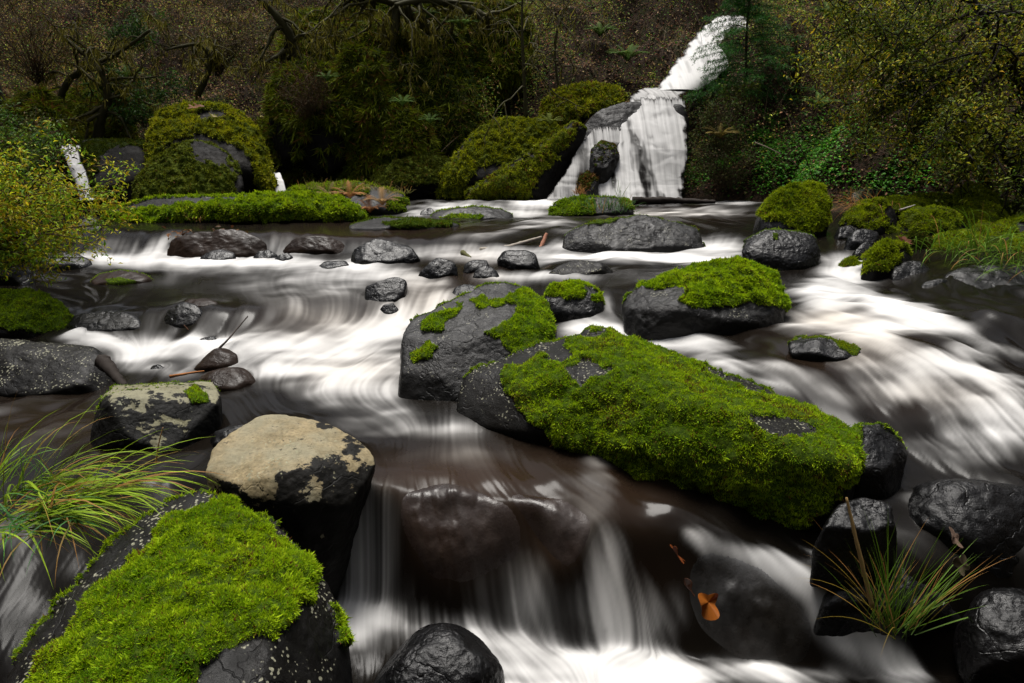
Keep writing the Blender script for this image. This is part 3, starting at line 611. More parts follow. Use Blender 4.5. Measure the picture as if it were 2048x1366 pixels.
# --- right bank boulders
RB = [
 ('moss crowned boulder with dry orange grass on its shoulder', [(1672,462),(1690,430),(1720,405),(1760,400),(1790,415),(1798,455),(1770,478),(1700,478)], .55, MOSS_DIM, 8.2),
 ('long mossy boulder behind the moss crowned one', [(1745,425),(1755,402),(1800,395),(1840,398),(1862,415),(1850,430),(1790,436)], .2, MOSS_DIM, 8.9),
 ('flat topped moss boulder in the middle of the right bank', [(1800,412),(1815,395),(1860,388),(1905,393),(1920,410),(1900,424),(1840,424)], .15, MOSS_DIM, 9.2),
 ('peaked mossy boulder highest on the right bank', [(1905,412),(1912,385),(1935,368),(1960,378),(2000,400),(2008,415),(1960,420)], .3, MOSS_DIM, 9.0),
 ('rounded boulder with thin yellowish moss near the long grass', [(1800,460),(1806,430),(1840,415),(1890,416),(1918,435),(1915,465),(1860,478)], .25, MOSS_DIM, 7.6),
 ('dark olive moss boulder below the peaked one', [(1900,450),(1912,420),(1960,405),(2000,415),(2015,440),(2000,462),(1940,465)], .2, MOSS_DIM, 8.2),
 ('small boulder with a tight moss pad at the water edge', [(1723,545),(1728,500),(1760,482),(1800,485),(1822,505),(1820,535),(1780,553)], .5, MOSS_DIM, 6.0),
 ('small moss stone wedged behind the tight moss pad', [(1808,515),(1815,480),(1840,468),(1862,480),(1866,510),(1840,525)], .3, MOSS_DEEP, 6.9),
 ('green moss stone half hidden by the long grass', [(1860,500),(1870,470),(1910,460),(1955,468),(1965,495),(1920,510)], .1, MOSS_DIM, 6.9),
 ('bright mossy stone at the far right edge', [(2015,500),(2022,475),(2060,462),(2100,480),(2100,510),(2050,515)], .2, MOSS_DIM, 6.8),
 ('dark boulder with a mossy crest at the far right edge', [(1965,485),(1975,450),(2030,432),(2090,435),(2120,470),(2060,492)], .85, MOSS_DIM, 7.6),
 ('black boulder draped in fallen leaves behind the orange grass', [(1695,405),(1705,385),(1740,372),(1768,378),(1772,398),(1730,408)], 1.3, MOSS_DEEP, 9.6),
 ('dark mossy boulder against the shrubs at the right edge', [(2000,440),(2010,415),(2048,402),(2120,410),(2120,445),(2050,450)], .4, MOSS_DEEP, 8.6),
]
for lab, ol, thr, cols, yf in RB:
    rk(lab, ol, MR_dim if thr < 1.2 else MR_black, Yf=yf * .97, sub=6, p=9, rough=.035, moss=dict(thr=thr, n=9000 if thr < 1 else 500, size=.022, thick=.02, cl=14, cols=cols, rag=.25), below=.4)
RD = [
 ('wet black rock wedged left of the tight moss pad', [(1690,488),(1698,462),(1730,455),(1762,468),(1760,490),(1720,497)], 7.0),
 ('small speckled black rock at the water edge by the bank', [(1703,515),(1708,492),(1730,483),(1750,492),(1752,512),(1725,520)], 6.5),
 ('shiny black rock under the tips of the long grass', [(1768,568),(1775,535),(1810,520),(1855,525),(1870,550),(1850,575),(1800,578)], 5.7),
 ('dark bank rock hung with long wet grass', [(1870,600),(1885,550),(1940,530),(2040,530),(2130,550),(2130,620),(2000,615)], 5.2),
 ('black rock at the water edge under the grass', [(1830,600),(1845,565),(1880,555),(1920,570),(1920,605),(1870,612)], 5.3),
 ('flat wet rock at the foot of the right bank', [(1900,628),(1930,605),(2010,598),(2100,600),(2120,630),(2000,640)], 4.9),
 ('low black rock between the mossy pair on the bank', [(1665,480),(1672,455),(1700,448),(1720,462),(1712,485)], 7.6),
]
for lab, ol, yf in RD: rk(lab, ol, MR_black, Yf=yf, sub=6, p=12, rough=.05, fine=2, below=.4)
for q in range(16):
    a = 1700 + 23 * q + rng.uniform(-10, 10); y_ = rng.uniform(6.2, 9.2); hp = rng.uniform(14, 24); b = 683 + F * math.tan(math.atan((CZ - float(Hat((a - 1024) / F * y_, y_)) + .02) / y_) - PITCH)
    ol = [(a - 1.6 * hp, b), (a - 1.2 * hp, b - .9 * hp), (a - .2 * hp, b - 1.5 * hp), (a + .9 * hp, b - 1.1 * hp), (a + 1.6 * hp, b - .1 * hp), (a, b + .3 * hp)]
    o = rk('small mossy stone packed between the larger boulders of the right bank', ol, MR_dim, Yf=y_, sub=5, p=9, rough=.05, seed=q, moss=dict(thr=.25, n=2600, size=.022, thick=.015, cl=14, cols=MOSS_DIM, rag=.3), below=.3, group='small mossy stones of the right bank')
# --- far left boulders
FG = ((.40, .40, .010), (.10, .13, .005))
rk('huge domed boulder with a mossy crown beside the left pool', [(292,330),(300,270),(320,230),(370,213),(430,212),(480,228),(510,260),(535,310),(548,350),(545,392),(480,405),(330,400)], MR_far, sub=7, p=10, Yf=11.6, t=2.6, rough=.035, deflect=False,
   moss=dict(polys=[[(280,420),(285,340),(295,265),(320,225),(370,210),(440,208),(490,228),(530,280),(548,330),(550,400),(520,400),(500,320),(470,290),(400,268),(350,278),(318,310),(310,420)]], holes=[[(395,225),(430,218),(455,226),(450,240),(400,240)]], n=42000, size=.04, thick=.04, wob=7, cl=7, cols=FG))
rk('rounded boulder with a bare brown brow in front of the domed one', [(262,400),(275,355),(320,310),(350,288),(390,278),(430,288),(465,315),(487,355),(480,390),(430,412),(330,418)], MR_far, sub=7, p=9, Yf=10.9, t=1.5, rough=.04, deflect=False,
   moss=dict(polys=[[(255,415),(275,350),(320,305),(350,283),(385,278),(378,300),(395,322),(440,330),(470,345),(470,420)],[(455,310),(490,350),(478,350),(450,318)]], n=14000, size=.036, thick=.03, wob=8, cl=7, cols=((.15,.17,.008),(.045,.065,.004))))
rk('dark square boulder with mossy lip beside the left cascade', [(160,400),(155,310),(165,288),(220,280),(298,280),(305,330),(300,405),(200,415)], MR_cliff, sub=6, p=20, Yf=11.9, t=1.6, rough=.03, deflect=False,
   moss=dict(polys=[[(158,300),(165,284),(220,278),(300,276),(300,296),(230,292),(200,310),(190,380),(170,390)]], n=9000, size=.034, thick=.02, wob=7, cl=7, cols=((.09,.12,.007),(.03,.05,.004))))
rk('small mossy hump at the top of the left cascade', [(108,278),(115,266),(145,262),(175,270),(182,278),(140,284)], MR_far, sub=5, Yf=13.2, t=.8, moss=dict(thr=.1, n=3000, size=.035, cl=7, cols=FG), deflect=False)
rk('low moss tongue left of the long moss island', [(185,425),(200,412),(240,412),(265,422),(230,430)], MR_far, sub=5, Yf=10.9, t=.6, moss=dict(thr=.2, n=2000, size=.03, cl=7, cols=FG), deflect=False)
# --- waterfall side slopes
SG = ((.38, .40, .009), (.13, .16, .005))
rk('steep mossy rock slope left of the waterfall', [(862,390),(880,350),(930,300),(960,262),(1000,240),(1060,240),(1110,250),(1130,280),(1100,330),(1060,392)], MR_far, cat='mossy rock', name='mossy_rock_slope', sub=7, p=12, Yf=13.0, t=1.8, rough=.05, deflect=False,
   moss=dict(polys=[[(855,395),(880,345),(930,300),(960,255),(1010,235),(1115,245),(1135,285),(1105,330),(1080,395)]], holes=[[(930,372),(960,335),(1010,325),(1000,345),(960,375)]], n=32000, size=.045, thick=.04, wob=8, cl=7, cols=SG))
rk('leaf strewn mossy rib running down to the pool left of the falls', [(930,395),(980,365),(1050,325),(1110,275),(1150,250),(1175,262),(1130,325),(1090,370),(1085,395)], MR_far, cat='mossy rock', name='mossy_rock_slope', sub=7, p=12, Yf=12.7, t=1.1, rough=.05, deflect=False,
   moss=dict(polys=[[(920,400),(980,360),(1050,322),(1110,272),(1160,250),(1130,300),(1080,350),(1060,395)]], n=20000, size=.042, thick=.04, wob=10, cl=7, cols=((.34,.38,.01),(.12,.16,.006)), brown=.12))
rk('bright moss shoulder beside the top of the lower waterfall', [(1075,240),(1085,205),(1120,182),(1180,170),(1230,178),(1262,200),(1255,212),(1180,235),(1110,250)], MR_far, cat='mossy rock', name='mossy_rock_slope', sub=7, p=10, Yf=14.1, t=1.4, rough=.05, deflect=False,
   moss=dict(polys=[[(1070,245),(1080,200),(1120,178),(1180,166),(1235,175),(1268,202),(1230,215),(1160,235),(1100,255)]], n=22000, size=.045, thick=.04, wob=7, cl=7, cols=((.36,.38,.01),(.11,.14,.006)), brown=.12))
rk('mossy rock mound at the foot of the dark cliff', [(735,385),(745,350),(790,325),(850,312),(900,318),(915,350),(890,385)], MR_far, cat='mossy rock', name='mossy_rock_slope', sub=6, p=10, Yf=13.2, t=1.2, rough=.08, deflect=False,
   moss=dict(thr=.1, n=14000, size=.04, thick=.03, cl=7, cols=((.085,.095,.006),(.03,.04,.004))))
rk('black bare rock face under the side trickle of the waterfall', [(1085,392),(1100,340),(1150,270),(1200,218),(1262,204),(1380,205),(1385,300),(1375,392),(1200,396)], MR_stain, cat='rock face', name='rock_face', sub=7, p=14, Yf=13.15, t=1.6, rough=.05, deflect=False)
rk('dark leafy outcrop splitting the lower waterfall', [(1175,350),(1180,300),(1205,282),(1235,290),(1240,315),(1215,350)], MR_stain, cat='rock', name='outcrop', sub=6, p=12, Yf=12.72, t=.7, rough=.06, deflect=False, moss=dict(thr=.7, n=1500, size=.03, cl=5, cols=((.08,.085,.01),(.03,.04,.005)), brown=.3))
rk('small dark rock at the foot of the side trickle', [(1148,385),(1155,355),(1175,343),(1198,360),(1195,388)], MR_stain, cat='rock', name='outcrop', sub=6, p=12, Yf=12.5, t=.5, rough=.06, deflect=False, moss=dict(thr=.5, n=800, size=.05, cl=5, cols=((.10,.085,.015),(.04,.04,.006)), brown=.4))
# --- the dark cliff
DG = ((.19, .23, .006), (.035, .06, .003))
CL = [
 ('overhanging mossy cliff bulge with hanging moss in the dark centre', [(690,330),(680,200),(700,110),(760,60),(850,40),(940,60),(975,150),(960,250),(900,300),(890,345)], 14.6, 3.0, .1),
 ('tall green pillar of mossy rock left of the dark hollow', [(680,260),(682,110),(705,95),(760,110),(770,200),(760,270)], 14.0, .8, -.3),
 ('mossy ledge block below the green pillar', [(690,350),(700,215),(740,190),(800,205),(850,250),(860,330),(800,352)], 13.9, 1.0, .0),
 ('shaggy block of rock under the dead fern tangle', [(545,300),(548,200),(570,150),(620,128),(675,140),(695,200),(690,300),(610,330)], 13.6, 1.4, .55),
 ('mossy rock column rising behind the fern tangle', [(565,190),(570,90),(590,30),(640,20),(680,60),(690,160),(640,200)], 15.2, 1.5, -.1),
 ('dark cliff base above the far pool', [(560,390),(570,320),(700,300),(900,300),(960,330),(940,390)], 14.3, 1.2, 1.1),
 ('mossy ledge right of the domed boulder', [(500,300),(510,255),(560,240),(640,250),(680,290),(660,350),(560,350),(540,330)], 13.9, 1.6, .35),
 ('round dark boulder behind the shrub at the far left', [(20,300),(30,215),(80,180),(110,215),(120,290),(90,320)], 12.4, 1.2, .5),
 ('dark mossy boulder under the green ferns at left', [(125,290),(130,205),(180,175),(245,185),(260,240),(255,290)], 14.2, 1.6, .4),
 ('moss hung cliff top right of the dark hollow', [(880,150),(890,40),(950,0),(1040,10),(1060,80),(1040,160),(960,190)], 15.8, 2.0, .1),
 ('dark mossy crag high above the green pillar', [(690,110),(700,10),(770,-40),(880,-40),(900,40),(860,100),(760,115)], 15.6, 2.2, .1),
]
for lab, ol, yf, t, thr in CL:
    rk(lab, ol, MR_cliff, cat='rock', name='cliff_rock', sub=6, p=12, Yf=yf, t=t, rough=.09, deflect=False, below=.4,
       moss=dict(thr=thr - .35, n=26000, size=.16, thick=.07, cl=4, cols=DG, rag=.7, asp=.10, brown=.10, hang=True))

THIN = np.zeros_like(XX)
# ------------------------------------------------------------------ water: flow, silk streaks, foam
print('water'); 
lnY = np.log(YY)
q0 = np.stack([XX / YY * 2, lnY * 2.4], -1)
VX = np.zeros_like(XX); VY = np.zeros_like(XX); WS = np.zeros_like(XX)
for k in range(len(fp)):
    wgt = 1.0 / ((q0[..., 0] - fp[k, 0]) ** 2 + (q0[..., 1] - fp[k, 1]) ** 2 + 0.004) ** 1.6
    VX += wgt * fv[k, 0]; VY += wgt * fv[k, 1]; WS += wgt
VX /= WS; VY /= WS
Zs = blur(CZ - H, 4, 10); gy = np.gradient(Zs, axis=0) / np.gradient(Yg)[:, None]
gs = np.gradient(Zs, axis=1) / ((Sg[1] - Sg[0]) * YY)
kf = .12 + 1.08 * ss(2.9, 3.6, YY); VX -= kf * np.clip(gs, -.8, .8); VY -= kf * np.clip(gy, -1.2, 1.2)
ringf = np.zeros_like(XX)
for (cx, cyy, rr) in ROCKC:
    dx = XX - cx; dy = YY - cyy; d = np.sqrt(dx * dx + dy * dy) + 1e-6; nx = dx / d; ny = dy / d
    wv = np.clip(np.exp(-(d - rr) / (0.45 * rr)), 0, 1); vn = VX * nx + VY * ny; vn = np.minimum(vn, 0)
    VX -= wv * vn * nx; VY -= wv * vn * ny
    ringf = np.maximum(ringf, np.exp(-((d - rr) / (0.16 * rr + .02)) ** 2))
sp = np.sqrt(VX ** 2 + VY ** 2) + 1e-6; VX /= sp; VY /= sp
dYr = np.gradient(Yg)[:, None]; ds = Sg[1] - Sg[0]
VJ = (VX - XX / YY * VY) / YY / ds; VI = VY / dYr
nrm = np.sqrt(VJ ** 2 + VI ** 2) + 1e-9; VJ /= nrm; VI /= nrm
II, JJ = np.meshgrid(np.arange(NY, dtype=np.float32), np.arange(NS, dtype=np.float32), indexing='ij')
def samp(A, i, j):
    i = np.clip(i, 0, NY - 1.001); j = np.clip(j, 0, NS - 1.001); i0 = i.astype(np.int32); j0 = j.astype(np.int32); a = i - i0; b = j - j0
    return (A[i0, j0] * (1 - b) + A[i0, j0 + 1] * b) * (1 - a) + (A[i0 + 1, j0] * (1 - b) + A[i0 + 1, j0 + 1] * b) * a
VI = VI.astype(np.float32); VJ = VJ.astype(np.float32)
Q = np.stack([XX.ravel(), YY.ravel(), np.zeros(XX.size)], 1)
fine = (perlin(Q * np.array([42, 42, 1])) + 0.8 * perlin(Q * np.array([17, 17, 1]) + 3.3)).reshape(XX.shape).astype(np.float32)
white = rng.normal(size=XX.shape).astype(np.float32); white = blur(white, 1, 1, 1) * 2.2
coarse = (perlin(Q * np.array([6, 6, 1]) + 8) + perlin(Q * np.array([2.2, 2.2, 1]) + 2)).reshape(XX.shape).astype(np.float32)
dens = np.full(XX.shape, 0.10, np.float32)
GV = np.stack([XX.ravel(), YY.ravel(), (CZ - H).ravel()], 1); PX, PY = proj(GV); PX = PX.reshape(XX.shape); PY = PY.reshape(XX.shape)
FO = [(450,403,110,10,0,.85),(930,416,110,16,0,.75),(1080,402,60,14,0,.95),(1000,427,190,6,0,.85),(1220,399,160,7,0,1),(1400,420,150,7,0,.55),(1480,405,70,5,0,.6),(1350,428,160,5,0,.6),
 (980,466,110,8,-8,.45),(1100,446,60,8,0,.6),(1170,462,50,12,0,.5),(1130,490,30,20,0,.55),(300,490,100,20,0,.62),(440,495,80,18,0,.45),(570,492,50,20,0,.8),(650,492,50,12,0,.5),
 (250,516,120,14,0,.97),(420,524,160,12,0,.95),(600,528,140,12,0,.95),(720,545,100,12,0,.8),(850,498,150,9,0,.95),(960,508,120,9,0,.92),(1040,498,80,8,0,.9),
 (780,545,70,14,20,.8),(830,560,60,20,30,.75),(1250,514,260,10,0,.97),(1440,492,60,22,0,.93),(1380,520,120,8,0,.93),(1100,548,120,8,0,.85),(1020,555,60,8,0,.8),
 (120,575,120,25,0,.04),(200,600,90,14,0,.12),(480,560,230,20,0,.26),(640,580,160,26,0,.38),(560,566,60,8,-6,.6),(690,556,70,8,0,.7),(440,640,150,22,0,.30),(640,625,120,28,20,.40),(320,640,90,22,0,.22),
 (870,585,45,30,0,.7),(840,630,80,30,0,.93),(760,660,90,30,0,.97),(620,690,170,26,0,.97),(430,690,130,22,0,.95),(280,695,100,25,0,.88),(190,680,50,14,0,.8),
 (330,740,90,20,0,.4),(560,735,120,30,0,.7),(700,745,110,45,0,.93),(760,800,50,36,0,.6),(650,790,70,25,0,.5),(480,790,120,40,0,.12),(100,830,170,60,0,.14),(350,850,200,40,0,.1),
 (870,850,110,22,10,.42),(760,850,110,20,0,.38),(900,905,200,30,0,.22),(600,880,60,30,0,.15),
 (900,1010,200,60,0,.16),(725,1080,44,120,0,.72),(778,1100,22,100,0,.66),(900,1080,90,90,0,.16),(1100,1070,70,70,0,.15),
 (1040,1185,56,70,0,.66),(980,1180,40,40,0,.30),(1120,1210,50,50,0,.30),(1215,1150,44,100,15,.70),(1285,1190,50,100,15,.58),(1345,1180,26,90,0,.42),(1200,960,60,60,40,.35),
 (690,1240,90,60,0,.95),(780,1225,80,25,0,.92),(900,1255,90,30,0,.88),(1020,1300,110,40,0,.9),(1150,1330,150,40,0,.95),(1300,1345,130,40,0,.92),(1130,1400,400,50,0,1),
 (1400,1072,60,22,0,.70),(1470,1105,90,24,20,.78),(1580,1150,80,28,35,.80),(1470,1200,80,60,30,.20),(1530,1270,80,50,30,.18),(1660,1225,74,44,50,.86),(1745,1295,80,50,45,.92),(1820,1345,50,34,30,.75),(1560,1350,130,22,0,.85),
 (1900,1330,40,50,0,.12),(1800,1380,60,30,0,.5),(120,1120,170,130,0,.16),(60,1050,90,30,-20,.3),
 (1690,515,45,18,0,.8),(1690,550,60,20,0,.93),(1640,585,60,18,0,.9),(1750,600,110,18,15,.95),(1850,640,170,20,12,.97),(1720,650,150,28,0,.95),(1640,610,60,30,20,.75),(1650,705,60,14,0,.3),(1760,730,110,20,10,.85),
 (1950,700,80,25,0,.6),(1900,735,160,24,15,.93),(1990,665,40,16,20,.08),(2048,690,60,20,0,.5),(1800,775,90,32,0,.97),(1960,820,130,50,20,.8),(1880,850,70,30,0,.6),(1950,780,80,16,10,.5),
 (1350,690,120,16,0,.85),(1480,735,150,22,8,.5),(1600,775,170,24,12,.28),(1760,850,80,22,0,.12),(1850,900,120,22,15,.30),(1960,900,80,20,20,.5),(1180,655,60,22,0,.93),(1260,668,120,12,0,.93),(1215,618,14,30,0,.55),
 (1500,530,60,12,0,.6),(1300,560,110,12,0,.10),(1300,585,60,14,0,.1),(1000,600,60,12,0,.3),(1850,1000,80,30,20,.3),(1980,990,60,30,0,.12),(1780,950,60,20,0,.25)]
for (a, b, rx, ry, rot, val) in FO:
    dx = PX - a; dy = PY - b; cr, sr = math.cos(R(rot)), math.sin(R(rot))
    e = ((dx * cr + dy * sr) / rx) ** 2 + ((-dx * sr + dy * cr) / ry) ** 2
    wv = np.exp(-np.clip(e, 0, 20) ** 1.3); dens = dens * (1 - wv) + val * wv
dens = np.clip(dens + 0.10 * ringf * (dens > .25), 0, 1.05).astype(np.float32)
def lic(A, n, both=True):
    out = np.zeros_like(A); wsum = 0.0
    for sg in ((1, -1) if both else (-1,)):
        i = II.copy(); j = JJ.copy()
        for k in range(n):
            wk = 0.5 * (1 + math.cos(math.pi * k / n)); out += wk * samp(A, i, j); wsum += wk
            vi = samp(VI, i, j); vj = samp(VJ, i, j); i = np.clip(i + sg * vi, 0, NY - 1); j = np.clip(j + sg * vj, 0, NS - 1)
    return out / wsum
dens2 = lic(dens, 22, False) * .65 + dens * .35
st1 = lic(fine + white, 44); st1 = st1 / st1.std()
st2 = lic(coarse, 26); st2 = st2 / st2.std()
mid = 4 * dens2 * (1 - dens2)
slope = np.sqrt(gs ** 2 + gy ** 2); sfac = blur(np.maximum(ss(.06, .45, slope), .5 * ss(7, 4, YY)), 3, 6)
lat = (perlin(Q * np.array([2.2, 7.5, 1]) + 21) + .6 * perlin(Q * np.array([6, 20, 1]) + 2)).reshape(XX.shape)
lat2 = lic(lat.astype(np.float32), 7); lat2 /= lat2.std()
foam = dens2 + (0.014 + 0.062 * sfac * (.35 + .65 * mid)) * st1 * np.clip(dens2 * 2.2, .22, 1) + (0.02 + .11 * sfac) * mid * st2 + (.04 + .075 * mid) * lat2 * (1 - .6 * sfac) * np.clip(dens2 * 3, .25, 1)
big = (perlin(Q * np.array([1.6, 3.4, 1]) + 31) + .7 * perlin(Q * np.array([4, 9, 1]) + 12)).reshape(XX.shape).astype(np.float32)
big = lic(big, 14); big /= big.std(); foam = foam - .085 * np.clip(big + .3, 0, 2.2) * ss(.5, .95, dens2)
foam = np.clip(foam, 0, 1); foam = foam ** 1.15
tint = np.zeros_like(XX)
for (a, b, rx, ry, val) in [(920,960,230,60,.9),(930,1080,120,90,.9),(1110,1080,90,80,.8),(1700,700,150,50,.55),(1850,790,160,40,.35),(1660,640,80,20,.6),(950,560,60,60,.4),(850,600,70,60,.45),(640,640,150,40,.45),(700,740,120,40,.35),
                            (1230,1000,120,80,.6),(100,850,200,60,.35),(1300,430,200,20,.3),(700,470,200,12,.5),(800,455,200,10,.5),(1300,1150,90,80,.3)]:
    e = ((PX - a) / rx) ** 2 + ((PY - b) / ry) ** 2; wv = np.exp(-np.clip(e, 0, 20)); tint = tint * (1 - wv) + val * wv
gain = ss(1.4, 6, YY) * 0.006 + 0.004
Zw = CZ - H + st2 * gain * 1.3 + st1 * 0.0007 * ss(0, .5, dens2 + .35) + 0.02 * dens2
Vw = np.stack([XX.ravel(), YY.ravel(), Zw.ravel()], 1)
ii = (np.arange(NY - 1)[:, None] * NS + np.arange(NS - 1)[None, :]).ravel()
Fw = np.stack([ii, ii + 1, ii + NS + 1, ii + NS], 1)
wat = mesh_obj('stream_water', Vw, Fw, M_water, attrs={'foam': foam.ravel(), 'tint': tint.ravel(), 'thin': THIN.ravel()})
tag(wat, 'silky white and dark brown stream running over rock steps', 'stream', kind='structure')

def patch_rock(label, poly, mat, rise=.006, lump=.030, deep=.3, soft=11):
    """rock that breaks the surface exactly where the film of water slides over it"""
    m = inpoly(PX, PY, poly) & (YY < 3.3); r_, c_ = np.where(m); i0, i1, j0, j1 = r_.min() - 4, r_.max() + 5, c_.min() - 4, c_.max() + 5
    mk = blur(m[i0:i1, j0:j1].astype(float), max(1, soft // 2), soft); sub = np.s_[i0:i1, j0:j1]
    q = np.stack([XX[sub].ravel(), YY[sub].ravel(), Zw[sub].ravel()], 1); lm = .9 * fbm(q * 4, 4).reshape(mk.shape)
    off = (mk - .5) * 2 * (rise + lump * (.5 + lm)); off = np.where(mk < .5, (mk - .5) * .06, np.maximum(off, .001))
    V = q.copy(); V[:, 2] += off.ravel(); V[:, 1] -= .5 * off.ravel(); a, b = mk.shape; n0 = len(V)
    ii = (np.arange(a - 1)[:, None] * b + np.arange(b - 1)[None, :]); kp = (mk[:-1, :-1] > .05); ii = ii[kp]
    top = np.stack([ii, ii + 1, ii + b + 1, ii + b], 1)
    W = V.copy(); W[:, 2] -= deep; W[:, 1] += .05; F2 = np.concatenate([top, top[:, ::-1] + n0])
    e = {}
    for f in top:
        for k in range(4):
            x, y = int(f[k]), int(f[(k + 1) % 4])
            if (y, x) in e: del e[(y, x)]
            else: e[(x, y)] = 1
    sd2 = np.array([[y, x, x + n0, y + n0] for (x, y) in e]); F2 = np.concatenate([F2, sd2])
    used = np.unique(F2); mp = np.full(2 * n0, -1); mp[used] = np.arange(len(used)); VV = np.concatenate([V, W])[used]; c = VV.mean(0)
    fo = np.concatenate([foam[sub].ravel(), np.zeros(n0)])[used]
    o = mesh_obj('boulder', VV - c, mp[F2], mat, attrs={'foam': fo}); o.location = c; tag(o, label, 'boulder')
patch_rock('smooth wet brown dome of rock in the middle of the small falls', [(782,1015),(815,985),(870,972),(940,975),(1010,1010),(1065,1062),(1085,1096),(1030,1122),(975,1150),(930,1168),(880,1166),(845,1140),(815,1080)], MR_film)
patch_rock('dark brown ledge rock right of the smooth dome in the falls', [(985,982),(1060,985),(1130,1005),(1175,1035),(1192,1065),(1170,1110),(1140,1142),(1112,1142),(1092,1095),(1050,1035)], MR_film)
patch_rock('dark boulder under the thin veil of water right of the falls', [(1370,1120),(1430,1105),(1520,1140),(1590,1200),(1640,1280),(1610,1325),(1480,1325),(1400,1260),(1372,1180)], MR_veil, soft=9)
# ------------------------------------------------------------------ terrain
print('terrain')
def terrain_z(x, y):
    xl = np.interp(y, [-30, 0, 6, 8, 12, 20], [-3.5, -3.0, -5.2, -5.5, -8.4, -10.5]); xr = np.interp(y, [-30, 0, 2, 5, 8, 12, 20], [3.5, 3.2, 3.3, 4.4, 4.9, 4.6, 6.0])
    yb = np.interp(x, [-12, -6, -4, -1, 0, 2.2, 3.2, 4.6, 12], [14.6, 14.6, 14.4, 14.0, 13.7, 13.6, 13.4, 12.4, 12.0])
    dl = xl - x; dr = x - xr; db = y - yb; bb = -5 - y
    d = np.maximum(np.maximum(dl, dr), np.maximum(db, bb))
    shelf = np.interp(y, [0, 4, 6, 9, 10.6, 11.8], [1.0, 2.2, 2.9, 2.6, 1.2, 0]); drs = np.maximum(dr - shelf, 0) + .03 * np.maximum(dr, 0)
    dsl = np.maximum(np.maximum(dl, drs), np.maximum(db, bb))
    q = np.stack([x, y, x * 0], 1)
    wz = np.where(y < 1.3, -0.1, Hat(x, np.clip(y, 1.3, 15)))
    n1 = fbm(q * .35, 4); n2 = fbm(q * 1.3 + 9, 4)
    z = wz - .35 + ss(-.4, .5, d) * np.where(dr > np.maximum(dl, db), .37, .47) + np.maximum(dsl, 0) * (.82 + .12 * n1) + ss(0, 2, dsl) * (n1 * .7 + n2 * .22)
    # unseen rise behind the camera added to block sky light, gully for the waterfall
    z += np.maximum(bb, 0) * .9
    wx = np.interp(y, [13, 14.3, 16, 18.5, 24], [2.9, 3.35, 4.0, 5.2, 8]); g = np.exp(-((x - wx) / .8) ** 2) * ss(12.5, 14, y)
    z -= g * .45
    return np.minimum(z, 13 + n1)
gx = np.concatenate([np.arange(-34, -12, .6), np.arange(-12, 12, .12), np.arange(12, 34, .6)]); gy_ = np.concatenate([np.arange(-22, 2, .6), np.arange(2, 24, .12), np.arange(24, 44, .6)])
GX, GY = np.meshgrid(gx, gy_); tz = terrain_z(GX.ravel(), GY.ravel()); Vt = np.stack([GX.ravel(), GY.ravel(), tz], 1)
nx_, ny_ = len(gx), len(gy_); ii = (np.arange(ny_ - 1)[:, None] * nx_ + np.arange(nx_ - 1)[None, :]).ravel()
def ground_mat():
    m, n, out = mat_new('forest_floor'); g = N(n, 'NewGeometry').outputs['Position']
    a = noise(n, 1.2, 6, .65, g); b = noise(n, 22, 5, .7, g); c = noise(n, 4, 5, .6, g)
    col = mixc(n, ramp(n, b, .35, .65), (.012, .009, .006), (.050, .030, .018))
    col = mixc(n, ramp(n, c, .5, .62, 0, .7), col, (.022, .030, .006))
    p = N(n, 'BsdfPrincipled'); n.links.new(col, p.inputs['Base Color']); p.inputs['Roughness'].default_value = .9; p.inputs['Specular IOR Level'].default_value = .1
    bu = N(n, 'Bump'); bu.inputs['Strength'].default_value = 1; bu.inputs['Distance'].default_value = .08; n.links.new(b, bu.inputs['Height']); n.links.new(bu.outputs[0], p.inputs['Normal'])
    n.links.new(p.outputs[0], out.inputs[0]); return m
tag(mesh_obj('terrain', Vt, np.stack([ii, ii + 1, ii + nx_ + 1, ii + nx_], 1), ground_mat()), 'steep leaf covered valley sides and stream bed', 'hillside', kind='structure')

